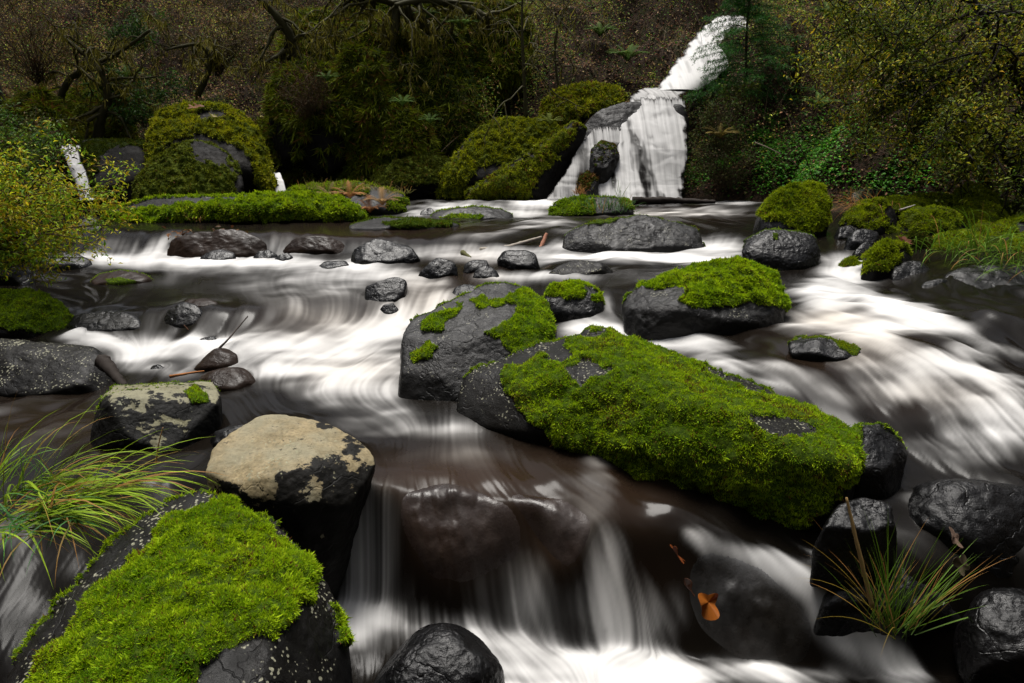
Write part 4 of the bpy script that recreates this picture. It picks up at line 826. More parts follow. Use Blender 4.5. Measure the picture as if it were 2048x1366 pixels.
# ------------------------------------------------------------------ falling water sheets
def hit_terrain(px, py):
    s0, m0 = ray(px, py); Y = np.linspace(11, 26, 1500); z = terrain_z(s0 * Y, Y); k = np.argmax(z - CZ > m0 * Y); return Y[k]
def fall(name, label, rows, nu=150, nv=220, dens=.9, steps=5, seed=0, gap=.35, bulge=.12, tag_=True, streak=15):
    """rows: (px left, px right, py, Y) from top to bottom"""
    L = np.array([P(a, c, y) for a, b, c, y in rows]); Rr = np.array([P(b, c, y) for a, b, c, y in rows])
    t = np.linspace(0, 1, nv); tt = np.linspace(0, 1, len(rows))
    Lp = np.stack([np.interp(t, tt, blurless) for blurless in L.T], 1); Rp = np.stack([np.interp(t, tt, r_) for r_ in Rr.T], 1)
    u = np.linspace(0, 1, nu); U, T_ = np.meshgrid(u, t)
    V = Lp[:, None, :] * (1 - U[..., None]) + Rp[:, None, :] * U[..., None]
    ln = np.linalg.norm(0.5 * (Lp[-1] + Rp[-1] - Lp[0] - Rp[0])); wd = np.abs(Rp[:, 0] - Lp[:, 0]).mean()
    xs = V[..., 0]
    qq = np.stack([xs.ravel() * streak, (T_ * ln * 1.1).ravel(), np.full(xs.size, seed * 7.7)], 1)
    st = (perlin(qq) + .5 * perlin(qq * np.array([2.3, 1.3, 1]) + 4)).reshape(xs.shape)
    ed = np.stack([xs.ravel() * 2.0, (T_ * ln * 2.6).ravel(), np.full(xs.size, seed * 3.3)], 1)
    lump = fbm(ed, 4).reshape(xs.shape)
    rim = np.minimum(U, 1 - U) + .08 * lump + .02 * st + .02
    V[..., 1] -= bulge * np.sin(np.pi * U) + .003 * st
    fq = np.stack([xs.ravel() * 3.0, (T_ * ln * 5 + 0.5 * lump).ravel(), np.full(xs.size, seed * 9.1)], 1)
    ledge = perlin(fq).reshape(xs.shape)
    ph = T_ * steps + .55 * lump + .5 * perlin(np.stack([xs.ravel() * 1.7, T_.ravel() * 2, np.full(xs.size, seed + .5)], 1)).reshape(xs.shape) + .10 * st
    saw = .5 + .5 * np.sin(2 * np.pi * ph); V[..., 1] -= .003 * saw * (steps > 1)
    wob = fbm(np.stack([xs.ravel() * 1.6, (T_ * ln * 1.6).ravel(), np.full(xs.size, seed * 5.1)], 1), 3).reshape(xs.shape)
    wv = fbm(np.stack([xs.ravel() * 4.5, (T_ * ln * .7 + .3 * wob).ravel(), np.full(xs.size, seed * 2.1)], 1), 3).reshape(xs.shape)
    foam = np.clip(dens + .12 + .13 * st * (0.4 + gap) - gap * .9 * ss(0.1, .9, wv) + (steps > 1) * (.22 * saw - .14) * ss(-.5, .5, wob), 0, 1)
    foam *= ss(0.0, .10, rim) * ss(-.02, .06, T_ + .05 * st)
    idx = (np.arange(nv - 1)[:, None] * nu + np.arange(nu - 1)[None, :]); keep = (rim[:-1, :-1] > -0.05); ii = idx[keep]
    Fc = np.stack([ii, ii + nu, ii + nu + 1, ii + 1], 1)
    o = mesh_obj(name, V.reshape(-1, 3), Fc, M_water, attrs={'foam': foam.ravel(), 'tint': np.zeros(foam.size), 'thin': (1.18 * np.maximum(1 - ss(0.0, .13, rim), 1 - ss(-.02, .07, T_ + .05 * st))).ravel()})
    if tag_: tag(o, label, 'waterfall')
    return o
UT = []
for (l_, r_, y_) in [(1432,1492,34),(1402,1500,55),(1378,1495,85),(1356,1475,115),(1335,1445,148),(1310,1400,181)]:
    UT.append([l_, r_, y_, min(hit_terrain(l_ + 15, y_), hit_terrain((l_ + r_) / 2, y_)) - .2])
print('upper tier', UT)
_l = np.linspace(UT[0][3], UT[-1][3], len(UT)); _sh = max(_l[q] - UT[q][3] for q in range(len(UT)))
for q in range(len(UT)): UT[q][3] = _l[q] - _sh
WF = empty('waterfall', 'tall white waterfall stepping down the leafy slope in two tiers', 'waterfall', tuple(P(1300, 395, 13.0)))
a = fall('upper_tier', '', UT, dens=.80, gap=.35, seed=1, steps=1, tag_=False, bulge=.2); child(a, WF)
a = fall('middle_step', '', [(1285,1400,176,15.6),(1262,1372,186,14.9),(1258,1362,200,14.3)], dens=.5, gap=.4, seed=2, nv=60, tag_=False); child(a, WF)
a = fall('lower_tier', '', [(1262,1368,196,14.3),(1240,1372,225,14.0),(1215,1374,260,13.65),(1222,1374,300,13.3),(1205,1374,340,13.05),(1185,1370,370,12.85),(1185,1366,402,12.6)], dens=.66, gap=.75, seed=3, nv=420, nu=220, steps=8, tag_=False, bulge=.22); child(a, WF)
a = fall('side_trickle', '', [(1190,1262,254,13.7),(1165,1240,285,13.35),(1145,1205,315,13.1),(1130,1180,345,12.85),(1112,1165,370,12.7),(1092,1165,398,12.5)], dens=.5, gap=.3, seed=4, tag_=False, bulge=.10, streak=34); child(a, WF)
fall('left_cascade', 'narrow curved cascade dropping between the shrub and the dark square boulder', [(118,165,289,12.6),(120,158,300,12.3),(135,168,330,12.0),(150,180,365,11.8),(160,192,400,11.6)], dens=.75, gap=.25, seed=5, nu=60, bulge=.06)
fall('small_cascade', 'small white cascade right of the huge domed boulder', [(546,560,345,12.6),(545,568,362,12.4),(543,576,392,12.2)], dens=.9, gap=.1, seed=6, nu=40, nv=60, bulge=.03)

# ------------------------------------------------------------------ undergrowth on the slopes
def scatter(n, x0, x1, y0, y1, dmin=.1):
    x = rng.uniform(x0, x1, n); y = rng.uniform(y0, y1, n); z = terrain_z(x, y); V = np.stack([x, y, z], 1)
    wz = Hat(x, np.clip(y, 1.3, 15)); px, py = proj(V)
    k = (z > wz + dmin) & (px > -350) & (px < 2400) & (py > -250) & (py < 700)
    return V[k], px[k], py[k]
# leaf litter
V_, px, py = scatter(170000, -14, 14, 9, 22)
cols = np.array([(.14, .065, .035), (.20, .11, .06), (.09, .045, .03), (.24, .18, .09), (.07, .06, .02)])
mb = MB(); k = rng.integers(0, 5, len(V_)); V_[:, 2] += rng.uniform(0, .03, len(V_))
leaves(mb, V_, rng.uniform(.035, .075, len(V_)), cols[k] * 1.1, asp=.7, up=1.0, colvar=.3)
tag(mb.build('leaf_litter', M_dull), 'brown and pale fallen leaves covering the slopes', 'leaf litter', kind='stuff')
# green ground cover at the foot of the right slope
V_, px, py = scatter(260000, 2, 12, 7, 18, .05)
w_ = np.exp(-(((px - 1680) / 260) ** 2 + ((py - 345) / 55) ** 2)) + .35 * np.exp(-(((px - 1600) / 200) ** 2 + ((py - 270) / 60) ** 2)) + .25 * np.exp(-(((px - 1560) / 130) ** 2 + ((py - 110) / 30) ** 2))
cl = fbm(V_ * 1.6, 4); k = rng.random(len(V_)) < np.clip(w_ * (1 + 1.6 * cl) * .75, 0, 1); V_ = V_[k]
V_[:, 2] += rng.uniform(.02, .10, len(V_))
mb = MB(); leaves(mb, V_, rng.uniform(.035, .06, len(V_)), np.array((.045, .15, .010)) * (1 + .5 * rng.random((len(V_), 1))), asp=.95, up=1.2, colvar=.3)
tag(mb.build('ground_cover', M_leaf), 'low bright green clover-like ground cover on the right slope', 'ground cover', kind='stuff')
# general brush: leaves floating over noise lumps with twigs
V_, px, py = scatter(520000, -16, 15, 10.5, 23)
lump = ss(-.1, .7, fbm(V_ * .8 + 3, 4)); dd = fbm(V_ * 2.2 + 30, 3)
keep = rng.random(len(V_)) < np.clip(.22 + .75 * lump, 0, 1) * np.where((px > 1400) & (px < 1950) & (py > 150), .28, 1) * np.where((px > 1150) & (px < 1480) & (py > 30) & (py < 200) , .35, 1)
V_, px, py, lump, dd = V_[keep], px[keep], py[keep], lump[keep], dd[keep]
hgt = rng.random(len(V_)) ** .7 * (.15 + 1.1 * lump * np.where(px < 1000, 1.2, .6)); V_[:, 2] += hgt; V_[:, 1] -= .3 * rng.random(len(V_)) * lump
pal = np.array([(.075, .042, .018), (.095, .085, .014), (.045, .065, .010), (.022, .055, .009), (.08, .095, .010)])
wl = np.stack([np.where(px < 560, .42, .25), np.where(px < 560, .25, .12), np.full(len(px), .15), np.where(px > 950, .22, .10), np.where(px > 950, .22, .12)], 1)
wl *= np.exp(1.2 * np.stack([fbm(V_ * 1.1 + 50 * q, 2) for q in range(5)], 1)); wl /= wl.sum(1)[:, None]
ch = (rng.random((len(px), 1)) > np.cumsum(wl, 1)).sum(1).clip(0, 4)
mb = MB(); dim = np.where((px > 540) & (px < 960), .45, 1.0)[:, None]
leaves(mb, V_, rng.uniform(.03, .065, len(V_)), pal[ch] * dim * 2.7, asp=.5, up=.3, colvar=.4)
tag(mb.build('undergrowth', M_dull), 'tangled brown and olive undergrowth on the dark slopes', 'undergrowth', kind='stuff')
# twigs
V_, px, py = scatter(16000, -16, 15, 11, 22)
V_ = V_[:4200]; n = len(V_); V_[:, 2] += rng.random(n) * .5
D = rng.normal(size=(n, 3)); D[:, 2] = np.abs(D[:, 2]) * .8 + .2
cb = np.tile(np.array([(.05, .035, .02)]), (n, 1)) * np.exp(rng.normal(size=(n, 1)) * .5)
mb = MB(); blades(mb, V_, D, rng.uniform(.4, 1.3, n), rng.uniform(.008, .018, n), cb, cb * 1.3, droop=rng.uniform(.1, .7, n), seg=6)
tag(mb.build('twigs', M_dull, smooth=False), 'tangle of thin bare twigs over the slopes', 'twigs', kind='stuff')

# ------------------------------------------------------------------ trees, shrubs, ferns
def rand_branch(p0, d0, length, n=7, wob=.25, grav=0.0):
    p = np.array(p0, float); d = np.array(d0, float); d /= np.linalg.norm(d); out = [p.copy()]
    for k in range(n):
        d = d + rng.normal(size=3) * wob + np.array([0, 0, grav]); d /= np.linalg.norm(d); p = p + d * length / n; out.append(p.copy())
    return np.array(out)
def mossy_tree(label, ctrl, r0, nb=12, hang=True, limb=1.2, leafc=None, grp=None, mossn=26, lift=.4, cat='tree'):
    base = P(*ctrl[0]); root = empty('mossy_tree', label, cat, tuple(base), grp)
    tk = MB(); cr = MB(); pts = curve_pts([P(*c) for c in ctrl], 8); rad = np.linspace(r0, r0 * .3, len(pts))
    bc = np.array((.035, .032, .012)); tube(tk, pts, rad, bc, 8, .12); tk.build('trunk', M_bark, root)
    lb = MB(); MP = []; MD = []
    for k in range(nb):
        i = int(rng.uniform(.25, 1) * (len(pts) - 1)); d = rng.normal(size=3) * np.array([1, .5, .5]); d[2] += lift
        b = rand_branch(pts[i], d, limb * rng.uniform(.6, 1.4), 9, .28, -.10); tube(lb, b, np.linspace(rad[i] * .5, .008, len(b)), bc * 1.2, 5, .2)
        for q in b[2:]:
            for _ in range(mossn // 4): MP.append(q + rng.normal(size=3) * .015); MD.append(rng.normal(size=3) * .4 + np.array([0, 0, -1]))
        for kk in range(3):
            j = rng.integers(3, 9); b2 = rand_branch(b[j], rng.normal(size=3) + np.array([0, 0, .1]), .5 * limb * rng.random() + .15, 6, .35, -.15)
            tube(lb, b2, np.linspace(.012, .004, len(b2)), bc * 1.5, 4)
            for q in b2[1:]:
                for _ in range(mossn // 6): MP.append(q + rng.normal(size=3) * .01); MD.append(rng.normal(size=3) * .4 + np.array([0, 0, -1]))
    lb.build('limbs', M_bark, root)
    MP = np.array(MP); MD = np.array(MD); n = len(MP); mm = MB()
    mc = np.array((.17, .15, .02)) * np.exp(rng.normal(size=(n, 1)) * .35)
    blades(mm, MP, MD, rng.uniform(.05, .22, n), .016, mc * .6, mc, droop=.5, seg=3)
    o = mm.build('hanging_moss', M_moss, root, smooth=False)
    if leafc is not None:
        k = rng.integers(0, n, leafc); L = MP[k] + rng.normal(size=(leafc, 3)) * .12; lm = MB()
        leaves(lm, L, rng.uniform(.03, .06, leafc), np.array((.10, .095, .015)), colvar=.4); lm.build('crown', M_dull, root)
    return root
mossy_tree('crooked moss draped tree arching at the far left', [(190,330,13.6),(200,250,13.5),(215,190,13.4),(190,130,13.3),(120,70,13.2)], .10, 14, limb=1.3)
mossy_tree('forked mossy tree left of the green ferns', [(100,300,13.8),(120,200,13.8),(150,150,13.7),(230,110,13.6),(300,60,13.5)], .08, 12, limb=1.2)
mossy_tree('bent mossy tree above the domed boulder', [(395,190,14.6),(420,130,14.5),(400,90,14.4),(330,100,14.2)], .07, 14, limb=1.1)
mossy_tree('mossy tree leaning over the shaggy block', [(600,170,15),(585,90,14.8),(560,40,14.6),(500,-20,14.4)], .14, 14, limb=1.3, mossn=34)
mossy_tree('dark tree trailing long moss over the hollow', [(860,60,15.6),(800,10,15.2),(730,-10,14.8),(660,-20,14.3)], .14, 20, limb=1.6, mossn=40, lift=-.4)
mossy_tree('second moss trailing tree above the cliff centre', [(1000,60,16.5),(940,20,16),(860,0,15.2),(790,10,14.6)], .13, 18, limb=1.5, mossn=36, lift=-.3)
mossy_tree('thin bare tree with a fork beside the mossy shoulder', [(1052,235,14.2),(1048,150,14.2),(1044,60,14.2),(1046,-60,14.2)], .045, 12, limb=1.4, mossn=8)
mossy_tree('bare twiggy sapling behind the mossy shoulder', [(1120,190,15),(1110,100,15),(1130,20,15),(1180,-60,15)], .03, 10, limb=1.2, mossn=6)
def shrub(label, center, rad, n, size, cols, nst=30, asp=.4, mat=None, name='shrub', cat='shrub', stemc=(.06, .04, .02), droop=.35, base=None, cv=.3, shell=.5, leafname='leaves', grp=None, sr=.008):
    c = np.array(center, float); rad = np.array(rad, float); base = np.array(base if base is not None else c - np.array([0, 0, rad[2]]), float)
    root = empty(name, label, cat, tuple(base), grp); st = MB(); LP = []
    for k in range(nst):
        u = rng.normal(size=3); u /= np.linalg.norm(u); tgt = c + u * rad * rng.uniform(.6, 1.05)
        mid_ = (base + tgt) / 2 + rng.normal(size=3) * rad * .15 + np.array([0, 0, rad[2] * .2])
        b = curve_pts([base + rng.normal(size=3) * .05, mid_, tgt], 6); tube(st, b, np.linspace(sr, sr * .35, len(b)), np.array(stemc), 4)
        LP.append(b[4:])
        for kk in range(4):
            q = b[rng.integers(5, len(b))]; b2 = rand_branch(q, rng.normal(size=3) + u * .8, rad.mean() * .45, 6, .25, -.03); tube(st, b2, np.linspace(sr * .5, sr * .2, len(b2)), np.array(stemc), 3); LP.append(b2[1:])
    st.build('stems', M_bark, root); LP = np.concatenate(LP)
    k = rng.integers(0, len(LP), n); L = LP[k] + rng.normal(size=(n, 3)) * size * .9
    cols = np.array(cols); w2 = fbm(L * 2.2 / rad.mean() + 3, 3); ci = np.clip(((w2 * .45 + .5 + rng.normal(size=n) * .22) * len(cols)).astype(int), 0, len(cols) - 1)
    lm = MB(); leaves(lm, L, size * rng.uniform(.6, 1.3, n), cols[ci], asp=asp, colvar=cv, droop=droop); lm.build(leafname, mat or M_leaf, root)
    return root
YEL = [(.09, .20, .012), (.14, .26, .012), (.22, .32, .012), (.40, .38, .012), (.34, .24, .012)]
shrub('yellow and green leaved shrub overhanging the stream at the left edge', P(40, 400, 5.6), (.78, .5, .55), 10500, .042, YEL[1:], 46, base=P(-60, 500, 5.8), asp=.36)
shrub('greener shrub top rising behind the yellow shrub', P(15, 285, 6.3), (.5, .4, .40), 4200, .042, [(.035, .085, .012), (.06, .13, .012), (.12, .17, .012)], 30, base=P(-60, 420, 6.4), asp=.36)
shrub('leafy bank bush behind the left cascade', P(70, 300, 9.5), (.6, .4, .6), 2500, .05, [(.02, .03, .006), (.05, .06, .01), (.08, .05, .02)], 20, mat=M_dull)
BG = [(.018, .05, .010), (.03, .075, .010), (.05, .10, .014)]
shrub('dark green bush beneath the crooked trees', P(270, 170, 14.2), (1.0, .5, .45), 2600, .075, BG, 24)
shrub('small dark green bush hanging at the upper left', P(275, 55, 15.4), (.7, .4, .4), 1400, .075, BG, 16)
shrub('green leafy plant left of the domed boulder', P(285, 215, 13.4), (.45, .3, .35), 900, .07, BG, 12)
shrub('brown twiggy bush on the top left slope', P(60, 60, 14), (1.5, .6, .9), 5000, .045, [(.06, .04, .015), (.09, .075, .015), (.10, .05, .02)], 60, mat=M_dull, cv=.45)
shrub('olive brown bush high above the domed boulder', P(430, 60, 15), (1.6, .6, .8), 5000, .045, [(.05, .035, .015), (.07, .06, .015), (.04, .03, .012)], 60, mat=M_dull, cv=.45)
shrub('rust brown dead fern tangle on the shaggy block', P(615, 175, 13.5), (.6, .35, .45), 2600, .06, [(.07, .04, .018), (.05, .028, .012), (.03, .028, .008)], 50, mat=M_dull, asp=.2, droop=1.0)
shrub('leafless reddish shrub right of the young conifer', P(1585, 110, 14.6), (.85, .5, .85), 900, .05, [(.10, .05, .02), (.16, .11, .03)], 70, stemc=(.035, .018, .012), mat=M_dull, base=P(1590, 200, 14.6))
shrub('brown and green bush at the foot of the young conifer', P(1440, 250, 13.3), (.6, .4, .55), 2600, .055, [(.05, .035, .012), (.03, .05, .01), (.06, .075, .012)], 34, mat=M_dull)
shrub('low tangled bush beside the waterfall foot', P(1450, 330, 12.9), (.6, .35, .4), 2200, .05, [(.04, .028, .012), (.03, .04, .01), (.05, .05, .012)], 34, mat=M_dull)
shrub('bright young shrub below the conifer branches', P(1470, 185, 13.8), (.45, .3, .25), 800, .06, [(.05, .10, .012), (.12, .15, .015)], 14)
# right hand overhanging trees
OL = [(.05, .08, .008), (.12, .15, .010), (.24, .24, .012), (.34, .26, .014)]
def leafy_tree(label, ctrl, r0, n, spread, cols, size=.07, nb=26, grp=None):
    root = empty('leafy_tree', label, 'tree', tuple(P(*ctrl[0])), grp); tk = MB(); pts = curve_pts([P(*c) for c in ctrl], 8); rad = np.linspace(r0, r0 * .35, len(pts))
    tube(tk, pts, rad, np.array((.018, .015, .011)), 8, .08); tk.build('trunk', M_bark, root); lb = MB(); LP = []
    for k in range(nb):
        i = int(rng.uniform(.2, 1) * (len(pts) - 1)); b = rand_branch(pts[i], rng.normal(size=3) * np.array([1.2, .6, .6]) + np.array([-.15, -.2, .15]), spread * rng.uniform(.6, 1.3), 9, .22, -.05)
        tube(lb, b, np.linspace(rad[i] * .45, .006, len(b)), np.array((.02, .016, .011)), 5); LP.append(b[2:])
        for kk in range(5):
            b2 = rand_branch(b[rng.integers(2, 9)], rng.normal(size=3) + np.array([-.2, 0, -.1]), spread * .45, 7, .25, -.06); tube(lb, b2, np.linspace(.010, .003, len(b2)), np.array((.02, .016, .011)), 3); LP.append(b2[1:])
    lb.build('limbs', M_bark, root); LP = np.concatenate(LP); k = rng.integers(0, len(LP), n); L = LP[k] + rng.normal(size=(n, 3)) * .07
    cols = np.array(cols); ci = np.clip(((fbm(L * 1.3, 3) * .5 + .42 + rng.normal(size=n) * .22) * len(cols)).astype(int), 0, len(cols) - 1)
    lm = MB(); leaves(lm, L, size * rng.uniform(.6, 1.25, n), cols[ci], asp=.42, colvar=.35, droop=.3, up=.6); lm.build('crown', M_leaf, root); return root
leafy_tree('dark leaning tree with yellow-green leaves filling the upper right', [(1990,400,9.6),(1930,290,9.7),(1840,180,9.9),(1770,80,10.2),(1720,-30,10.5)], .06, 15000, 1.15, OL, size=.062, nb=40)
leafy_tree('leafy tree at the top right corner', [(2120,380,9.2),(2060,200,9.2),(1980,60,9.4),(1900,-80,9.6)], .09, 12000, 1.6, OL, size=.06, nb=36)
leafy_tree('shaded small tree at the right edge above the bank boulders', [(2060,420,8.4),(2020,330,8.4),(1960,250,8.5),(1900,200,8.7)], .04, 5000, .9, OL[:3], size=.055, nb=24)
# young conifer
def conifer(label, bpx, bpy_, Y, h, w_):
    b = P(bpx, bpy_, Y); root = empty('conifer_sapling', label, 'conifer', tuple(b)); tk = MB()
    pts = np.array([b + np.array([.03 * math.sin(k * .7), 0, h * k / 14]) for k in range(15)]); tube(tk, pts, np.linspace(.035, .006, 15), np.array((.03, .02, .012)), 7); tk.build('trunk', M_bark, root)
    mb = MB(); br = MB(); nP = []; nD = []
    for k in range(110):
        f = (k + .5) / 110; z = h * (.10 + .90 * f); L = w_ * (1 - f) ** .8 * rng.uniform(.65, 1.1) + .05; a = k * 2.4 + rng.normal() * .3
        d = np.array([math.cos(a), math.sin(a) * .8, .30]); bb = [b + np.array([0, 0, z])]
        for s_ in range(8): bb.append(bb[-1] + d / np.linalg.norm(d) * L / 8); d = d + np.array([0, 0, -.16 + .03 * s_])
        bb = np.array(bb); tube(br, bb, np.linspace(.008, .002, 9), np.array((.03, .022, .012)), 4)
        dh = np.array([d[0], d[1], 0]); dh /= np.linalg.norm(dh); side = np.array([-dh[1], dh[0], 0])
        for s_ in range(2, 9):
            for sg in (-1, 1):
                tl = L * .34 * (1 - s_ / 11) + .03; tw = dh * .7 + side * sg * .7 + np.array([0, 0, rng.normal() * .25 - .22]); tw /= np.linalg.norm(tw)
                for t in np.linspace(0, 1, 6): nP.append(bb[s_] + tw * tl * t + np.array([0, 0, -.3 * tl * t * t])); nD.append(tw)
    br.build('limbs', M_bark, root); nP = np.repeat(np.array(nP), 5, 0); nD = np.repeat(np.array(nD), 5, 0); n = len(nP)
    nP = nP + rng.normal(size=(n, 3)) * .012; D = nD + rng.normal(size=(n, 3)) * .7; cc = np.array((.028, .10, .014)) * np.exp(rng.normal(size=(n, 1)) * .35)
    blades(mb, nP, D, rng.uniform(.04, .08, n), .018, cc * .8, cc * 1.2, droop=.1, seg=1); mb.build('needles', M_leaf, root, smooth=False)
conifer('young dark green conifer standing against the upper waterfall', 1484, 232, 14.4, 3.4, 1.25)
# ferns
def fern(label, base, L, nf=22, c=(.03, .085, .02), grp=None, spread=1.0):
    root = tag(empty('fern', label, 'fern', tuple(base), grp), label); mb = MB()
    for k in range(nf):
        a = k * 2 * math.pi / nf + rng.normal() * .25; d = np.array([math.cos(a) * spread * .8, math.sin(a) * spread * .6 - .3, 1.0]); p = np.array(base, float); pts = [p.copy()]
        for s in range(12):
            d = d / np.linalg.norm(d); p = p + d * L / 12; pts.append(p.copy()); d = d + np.array([0, 0, -.13])
        pts = np.array(pts); T = np.gradient(pts, axis=0); T /= np.linalg.norm(T, axis=1)[:, None]; side = np.cross(T, [0, 0, 1.0]); side /= np.linalg.norm(side, axis=1)[:, None]
        cc = np.array(c) * math.exp(rng.normal() * .25)
        fine = np.linspace(0, 12, 34); PP = np.stack([np.interp(fine, range(13), q) for q in pts.T], 1); SS = np.stack([np.interp(fine, range(13), q) for q in side.T], 1); TT = np.stack([np.interp(fine, range(13), q) for q in T.T], 1)
        for sg in (-1, 1):
            t = fine / 12; ll = L * .17 * np.sin(np.pi * np.clip(t * .92 + .08, 0, 1)) ** .7; tip = PP + (SS * sg + TT * .35) * ll[:, None] + np.array([0, 0, -.25]) * ll[:, None]; wd = L / 34 * .42
            Vv = np.stack([PP - TT * wd, PP + TT * wd, tip], 1).reshape(-1, 3); mb.add(Vv, np.arange(len(Vv)).reshape(-1, 3), cc)
    mb.build('fronds', M_dull, root, smooth=False)
FR = [('sword fern left of the domed boulder', 215, 175, 13.9, .8), ('sword fern beside the crooked tree', 255, 150, 14.4, .7), ('small fern under the bent mossy tree', 430, 205, 14.4, .55),
      ('fern hanging from the dark hollow ledge', 805, 200, 13.9, .45), ('fern on the mossy pillar foot', 860, 235, 13.9, .4), ('fern high on the slope left of the waterfall', 1255, 110, 16.4, .8),
      ('upper fern on the slope left of the waterfall', 1200, 60, 17.2, .7), ('fern by the cliff top foliage', 925, 45, 15.2, .6), ('yellowish fern on the mossy rib', 1100, 238, 13.6, .45),
      ('fern in the middle of the right slope', 1640, 205, 13.0, .6), ('fern beside the reddish shrub', 1720, 220, 12.4, .55), ('golden brown fern below the conifer', 1440, 265, 12.9, .55),
      ('fern near the top of the right slope', 1660, 25, 14.5, .7), ('fern at the top of the frame over the cliff', 855, 25, 15.3, .5), ('low fern by the rust brown tangle', 655, 150, 13.4, .4)]
for lab, a, b, y, L in FR:
    L = L * .72; c = (.11, .08, .015) if 'golden' in lab else ((.09, .11, .015) if 'yellowish' in lab else (.05, .095, .012))
    fern(lab, P(a, b + 12, y), L, c=c)
fern('dry brown fern clump on the mossy shelf', P(700, 398, 10.6), .38, 16, (.22, .10, .035)); fern('pale dead grass and fern at the shelf edge', P(765, 410, 10.5), .36, 16, (.20, .12, .045))
fern('second dry fern clump nearer the riffle', P(740, 425, 10.3), .34, 14, (.20, .085, .03)); fern('dry fern on the left of the shelf', P(660, 395, 10.6), .32, 12, (.16, .12, .04))
# unseen trees added over the slopes and behind the camera to cut light
def shade_tree(label, c, r, n, grp):
    root = empty('added_shade_tree', label, 'tree', (c[0], c[1], terrain_z(np.array([c[0]]), np.array([c[1]]))[0] - .1), grp); tk = MB()
    b = np.array(root.location); pts = curve_pts([b, (b + c) / 2 + rng.normal(size=3) * .2, c], 8); tube(tk, pts, np.linspace(.28, .10, len(pts)), np.array((.02, .017, .011)), 8, .08); tk.build('trunk', M_bark, root)
    u = rng.normal(size=(n, 3)); u /= np.linalg.norm(u, axis=1)[:, None]; L = np.array(c) + u * np.array(r) * (rng.random((n, 1)) ** .4); k = fbm(L * .7, 3) > -.25; L = L[k]
    lm = MB(); leaves(lm, L, rng.uniform(.18, .34, len(L)), np.array((.03, .05, .012)), asp=.6, colvar=.4); lm.build('crown', M_leaf, root)
for q, (cx, cyy, cz_, rx, ry, rz, n) in enumerate([(-10.5, 14.5, 10, 3.4, 3.0, 1.8, 2000), (10.5, 14.0, 10.5, 3.0, 3.0, 1.8, 2000), (-5, -6.5, 7.5, 4, 3.4, 4.5, 5200), (0.5, -7.5, 7.5, 4, 3.4, 4.5, 5200), (5.5, -6.5, 7.5, 4, 3.4, 4.5, 5200), (-8.5, -2, 7, 2.8, 3.2, 4, 3400), (8.5, -2, 7, 2.8, 3.2, 4, 3400)]):
    shade_tree('unseen tree added on the bank to shade the stream', (cx, cyy, cz_), (rx, ry, rz), n, 'unseen trees added for shade')

# ------------------------------------------------------------------ grasses
def grass(label, bases, n, L, W, dirs, cb, ct, droop=(.4, 1.0), brown=.12, spread=.05, seg=7, mat=None, jit=.38):
    bases = np.array(bases); k = rng.integers(0, len(bases), n); P0 = bases[k] + rng.normal(size=(n, 3)) * np.array([spread, spread, .01]); D = np.array(dirs)[k % len(dirs)] + rng.normal(size=(n, 3)) * jit
    D[:, 2] = np.abs(D[:, 2]) + .1
    cb = np.tile(np.array(cb), (n, 1)) * np.exp(rng.normal(size=(n, 1)) * .25); ct = np.tile(np.array(ct), (n, 1)) * np.exp(rng.normal(size=(n, 1)) * .25)
    br = rng.random(n) < brown; ct[br] = (.34, .17, .05); cb[br & (rng.random(n) < .5)] = (.28, .16, .05)
    mb = MB(); blades(mb, P0, D, rng.uniform(L[0], L[1], n), rng.uniform(W[0], W[1], n), cb, ct, droop=rng.uniform(*droop, n), seg=seg)
    c = bases.mean(0); o = mb.build('grass_clump', mat or M_wet_leaf, smooth=False); tag(o, label, 'grass'); return o
grass('sprawling clump of wet green grass bent over the water at the left', [P(60,1020,2.4),(P(20,1060,2.3)),P(100,1030,2.4),P(-20,1020,2.5),P(60,980,2.55),P(160,1000,2.45)], 300, (.25, .55), (.005, .012), [(.9, .05, .10), (.8, .15, .22), (.75, -.1, .12), (.2, 0, .4)], (.09, .16, .010), (.26, .38, .016), (.55, 1.3), .2, jit=.30)
grass('thin blades trailing down into the dark water at lower left', [P(90,1040,2.3),P(60,1060,2.25),P(130,1030,2.35)], 46, (.2, .38), (.004, .009), [(.5, -.2, .2), (.1, -.3, .2), (-.2, -.3, .2)], (.04, .10, .02), (.06, .20, .05), (1.0, 1.8), .1)
grass('upright grass seedling stems at the far left', [P(0,960,2.6),P(85,990,2.5),P(35,960,2.55)], 22, (.16, .30), (.004, .008), [(.1, .1, 1), (-.2, 0, 1), (.4, 0, .9)], (.10, .18, .02), (.10, .22, .03), (.3, 1.0), .05)
grass('tuft of green and straw-coloured sedge growing at the foot of the shiny black rock', [P(1775,1255,2.33),P(1790,1265,2.32),P(1760,1250,2.34),P(1810,1262,2.32)], 95, (.20, .50), (.0035, .0065), [(-.35, 0, 1), (.1, 0, 1), (.35, 0, .9), (.6, .1, .6)], (.06, .12, .012), (.11, .20, .016), (.1, .5), .25, .02, 8, jit=.2)
grass('few long arching straw blades at the lower right', [P(1785,1262,2.32)], 14, (.35, .5), (.003, .005), [(-.5, .1, .9), (.8, .1, .7), (.9, 0, .4)], (.20, .16, .02), (.30, .20, .03), (.4, .9), .4, .02, 9)
grass('long wet grass hanging over the right bank rocks', [P(1960,500,6.1),P(2010,500,6.0),P(2060,510,5.8),P(1950,520,5.9),P(2000,530,5.7),P(1900,505,6.1),P(2050,550,5.5)], 230, (.25, .60), (.005, .011), [(-.7, -.35, .5), (-.3, -.5, .5), (-.9, -.1, .7), (-.1, -.4, .9)], (.05, .11, .010), (.12, .22, .014), (.8, 1.8), .07, .14)
